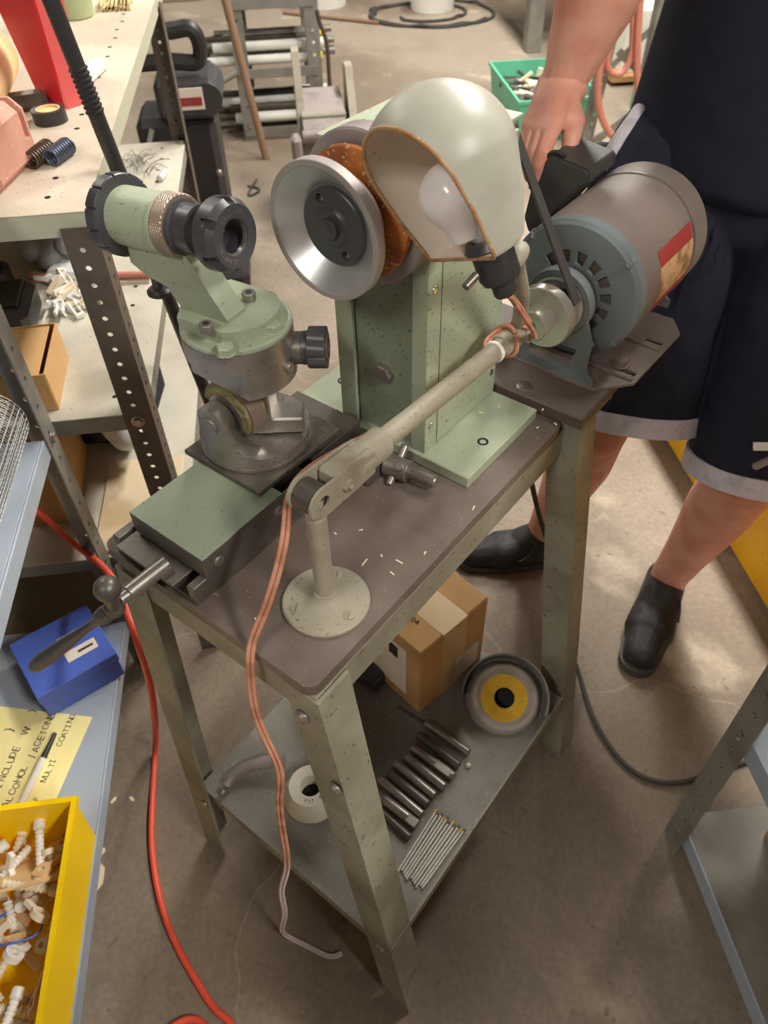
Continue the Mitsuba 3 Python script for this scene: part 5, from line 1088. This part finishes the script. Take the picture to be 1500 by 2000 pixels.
bones += [((SHL, .06), (ELL, .05)), ((ELL, .048), (lerp(ELL, WRL, .35), .05)), ((lerp(ELL, WRL, .35), .05), (WRL, .028)), ((WRL, .028), (WRL+A3(-.05, .01, -.08), .03)), ((WRL+A3(-.05, .01, -.08), .03), (WRL+A3(-.09, .015, -.14), .016))]
fing = [ # knuckle, middle joint, last joint, tip as (px, py, depth), radius
    ((1076, 258, .955), (1062, 298, .952), (1052, 324, .960), (1047, 346, .972), .0098),
    ((1060, 258, .966), (1046, 302, .964), (1041, 330, .970), (1042, 352, .981), .0100),
    ((1046, 254, .978), (1034, 298, .977), (1031, 326, .982), (1034, 346, .991), .0095),
    ((1034, 247, .990), (1026, 284, .990), (1024, 308, .994), (1027, 326, 1.001), .0085)]
hand = [hull(cap(WR+A3(0, .012, 0), .0235), cap(WR+A3(0, -.012, 0), .0235), cap(dp(1088, 205, .972+HS), .021), cap(dp(1066, 205, .99+HS), .020))]
fing = [tuple((q[0], q[1], q[2]+HS) for q in f[:4])+(f[4],) for f in fing]; kn_ = [dp(*f[0]) for f in fing]
hand.append(hull(cap(dp(1090, 205, .970+HS), .021), cap(dp(1064, 205, .99+HS), .019), *[cap(p, .0115) for p in kn_]))
th_ = [dp(1104, 200, .978+HS), dp(1122, 238, .972+HS), dp(1114, 276, .968+HS), dp(1109, 298, .970+HS)]
hand.append(hull(cap(dp(1088, 205, .972+HS), .021), cap(th_[0], .019), cap(th_[1], .0145), cap(dp(1080, 236, .966+HS), .015)))
tb = [((th_[0], .018), (th_[1], .0145)), ((th_[1], .0140), (th_[2], .0118)), ((th_[2], .0112), (th_[3], .0088))]
fb_ = []
for f in fing:
    j = [dp(*q) for q in f[:4]]; r = f[4]
    fb_ += [((j[0], r*1.12), (j[1], r)), ((j[1], r), (j[2], r*.9)), ((j[2], r*.9), (j[3], r*.74))]
arm_hand = hullchain(tb+fb_, hand)
skin_big = soft(hullchain(bones), .014, 14)
arm_fine = soft(hullchain(bones[-9:-5], [arm_hand]) if False else hullchain([((lerp(EL, WR, .55), .0445), (lerp(EL, WR, .8), .0355)), ((lerp(EL, WR, .8), .0355), (WR, .0275))], [arm_hand]), .0035, 8)
try:
    whole = m3.Manifold.batch_boolean([tri2man(skin_big), tri2man(arm_fine)], m3.OpType.Add); skin = man2tri(whole)
except Exception:
    skin = trimesh.util.concatenate([skin_big, arm_fine])
put(PN+'__body', skin, 'm_skin', True)
# head (above the frame), with face and hair
hd_c = A3(.97, -.015, 1.70)
head = m3.Manifold.batch_boolean([ell(hd_c+A3(.01, 0, .02), .098, .078, .098), ell(hd_c+A3(-.02, 0, -.05), .072, .062, .075), ell(hd_c+A3(-.098, 0, -.012), .016, .014, .024), ell(hd_c+A3(.0, .077, -.01), .018, .008, .03), ell(hd_c+A3(.0, -.077, -.01), .018, .008, .03), ell(hd_c+A3(-.08, 0, -.066), .012, .026, .008)], m3.OpType.Add)
put(PN+'__head', soft(head, .008, 6), 'm_skin', True)
put(PN+'__head__hair', soft(ell(hd_c+A3(.02, 0, .04), .102, .085, .098), .012, 3), 'm_rackbrown', True)
for s_ in (-1, 1): put(PN+'__head__eye', man2tri(ell(hd_c+A3(-.083, s_*.03, .008), .010, .013, .008)), 'm_white', True)
# shirt
sh = [hull(ell(HC+A3(0, 0, .0), .150, .212, .06), ell(A3(1.0, -.015, 1.16), .13, .185, .08)), hull(ell(A3(1.0, -.015, 1.16), .13, .185, .08), ell(A3(1.03, -.015, 1.36), .135, .20, .1)), hull(cap(SHR, .078), cap(SHL, .078), ell(A3(1.03, -.015, 1.36), .13, .19, .08)), hull(cap(SHR, .078), cap(lerp(SHR, EL, .6), .075)), hull(cap(SHL, .078), cap(lerp(SHL, ELL, .6), .075))]
put(PN+'__shirt', soft(m3.Manifold.batch_boolean(sh, m3.OpType.Add), .016, 8), 'm_navy', True, label='navy short sleeved shirt')
pipe = [dp(1252, 212, 1.09), dp(1236, 235, 1.09), dp(1215, 265, 1.095), dp(1195, 297, 1.105), dp(1176, 330, 1.115)]
# shorts: two wide legs with flat hems
def frust(c0, c1, r0, r1, sq=1.0):
    d = nrm(c1-c0); m = revolve([(0, 0), (r0, 0), (r1, np.linalg.norm(c1-c0)), (0, np.linalg.norm(c1-c0))], 40); return m.apply_transform(frame(c0, d, (0, 1, 0)))
NHEM, FHEM = dp(1478, 905, 1.26), dp(1222, 798, 1.31)
shorts = [tri2man(frust(NH+A3(0, -.005, .02), NHEM, .125, .112)), tri2man(frust(FH+A3(0, .005, .02), FHEM, .125, .122)), hull(tri2man(frust(lerp(FH, FHEM, .93), FHEM, .122, .122)), ell(FH+A3(0, -.03, .06), .12, .12, .04), *[cap(q+_f*.012, .012) for q in pipe]), hull(ell(HC+A3(0, 0, .0), .135, .190, .09), ell((NH+FH)/2+A3(0, 0, -.03), .13, .19, .07))]
sm_ = m3.Manifold.batch_boolean(shorts, m3.OpType.Add).refine_to_length(.016)
st_ = man2tri(sm_); st_.merge_vertices(); trimesh.smoothing.filter_taubin(st_, .5, .53, 5)
st_.vertices += (meshkit.fbm(st_.vertices*9, 3)[:, None]-.5)*.022*trimesh.Trimesh(st_.vertices, st_.faces, process=False).vertex_normals
put(PN+'__shorts', st_, 'm_navy', True, label='navy shorts')
for H_, M_, r in ((NH, NHEM, .113), (FH, FHEM, .123)):
    d = nrm(M_-H_); B().lathe([(r-.006, -.012), (r+.0015, -.012), (r+.003, .020), (r-.003, .022)], M_, d, 48, True, x=(0, 1, 0)).put(PN+'__shorts__hem', 'm_hem', 40, label='light grey hem band')
pm_ = sweep(catmull(pipe, 6), .0105, 10); put(PN+'__shorts__side_stripe', pm_, 'm_hem', True, label='pale side stripe on the shorts')
q = dp(1488, 872, 1.13); B().box(q, (.003, .026, .013), np.stack([-_f, CR, -CD], 1), .001).put(PN+'__shorts__tag', 'm_white', False, label='small white cloth tag')
q = dp(1490, 905, 1.128); B().cyl(q-CR*.014+CD*.006, q+CR*.016-CD*.008, .006, 12, bev=.003).put(PN+'__shorts__drawcord_end', 'm_guard')
# shoes
def shoe(heel, toe, ankle, key):
    heel, toe = A3(*heel), A3(*toe); d = nrm(toe-heel); l = np.linalg.norm(toe-heel); s_ = np.cross([0, 0, 1], d)
    P_ = lambda t, y, z: heel+d*l*t+s_*y+A3(0, 0, z)
    up = m3.Manifold.batch_boolean([hull(cap(P_(.12, .0, .05), .038), cap(P_(.3, 0, .05), .042), cap(P_(.12, 0, .03), .034)), hull(cap(P_(.3, 0, .045), .042), cap(P_(.62, .012, .034), .040), cap(P_(.62, -.016, .032), .036)), hull(cap(P_(.62, .008, .034), .037), cap(P_(.62, -.012, .032), .034), cap(P_(.86, .006, .028), .030), cap(P_(.86, -.010, .028), .027)), hull(cap(P_(.14, 0, .055), .043), cap(P_(.34, 0, .062), .040), cap(P_(.14, 0, .04), .040), cap(P_(.42, 0, .045), .045))], m3.OpType.Add)
    put(PN+'__shoe', soft(up.trim_by_plane((0, 0, 1), .012), .008, 6), 'm_shoe', True, label='black canvas shoe') if False else None
    k = put(numbered(PN+'__shoe'), soft(up, .008, 6), 'm_shoe', True, label='black shoe')
    pol = __import__('shapely').union_all([Point(l*t, y).buffer(r) for t, y, r in ((.12, 0, .04), (.86, -.002, .04), (.6, 0, .047))]).convex_hull
    B().ext(pol, .020, np.block([[np.stack([d, s_, A3(0, 0, 1)], 1), (heel+A3(0, 0, .0005))[:, None]], [np.zeros((1, 3)), np.ones((1, 1))]])).put(k+'__sole', 'm_sole', 30)
    lc = B()
    for i in range(5):
        t = .36+.07*i; lc.tube([P_(t, -.03, .070-.010*i*.8), P_(t+.015, 0, .094-.0095*i), P_(t+.03, .03, .070-.010*i*.8)], .0028, 6, 5)
    lc.tube([P_(.38, 0, .095), P_(.36, .03, .085), P_(.42, .045, .06), P_(.5, .05, .045)], .0024, 6).put(k+'__laces', 'm_black')
shoe((1.012, -.098, 0), (.735, -.150, 0), NA, 'a'); shoe((.955, .118, 0), (.775, .315, 0), FA, 'b')
for k in list(scene):
    if any(w in k for w in ('lettering', 'handwriting', '__print', 'bristles', '__laces')): labels.setdefault(k, {})['kind'] = 'stuff'
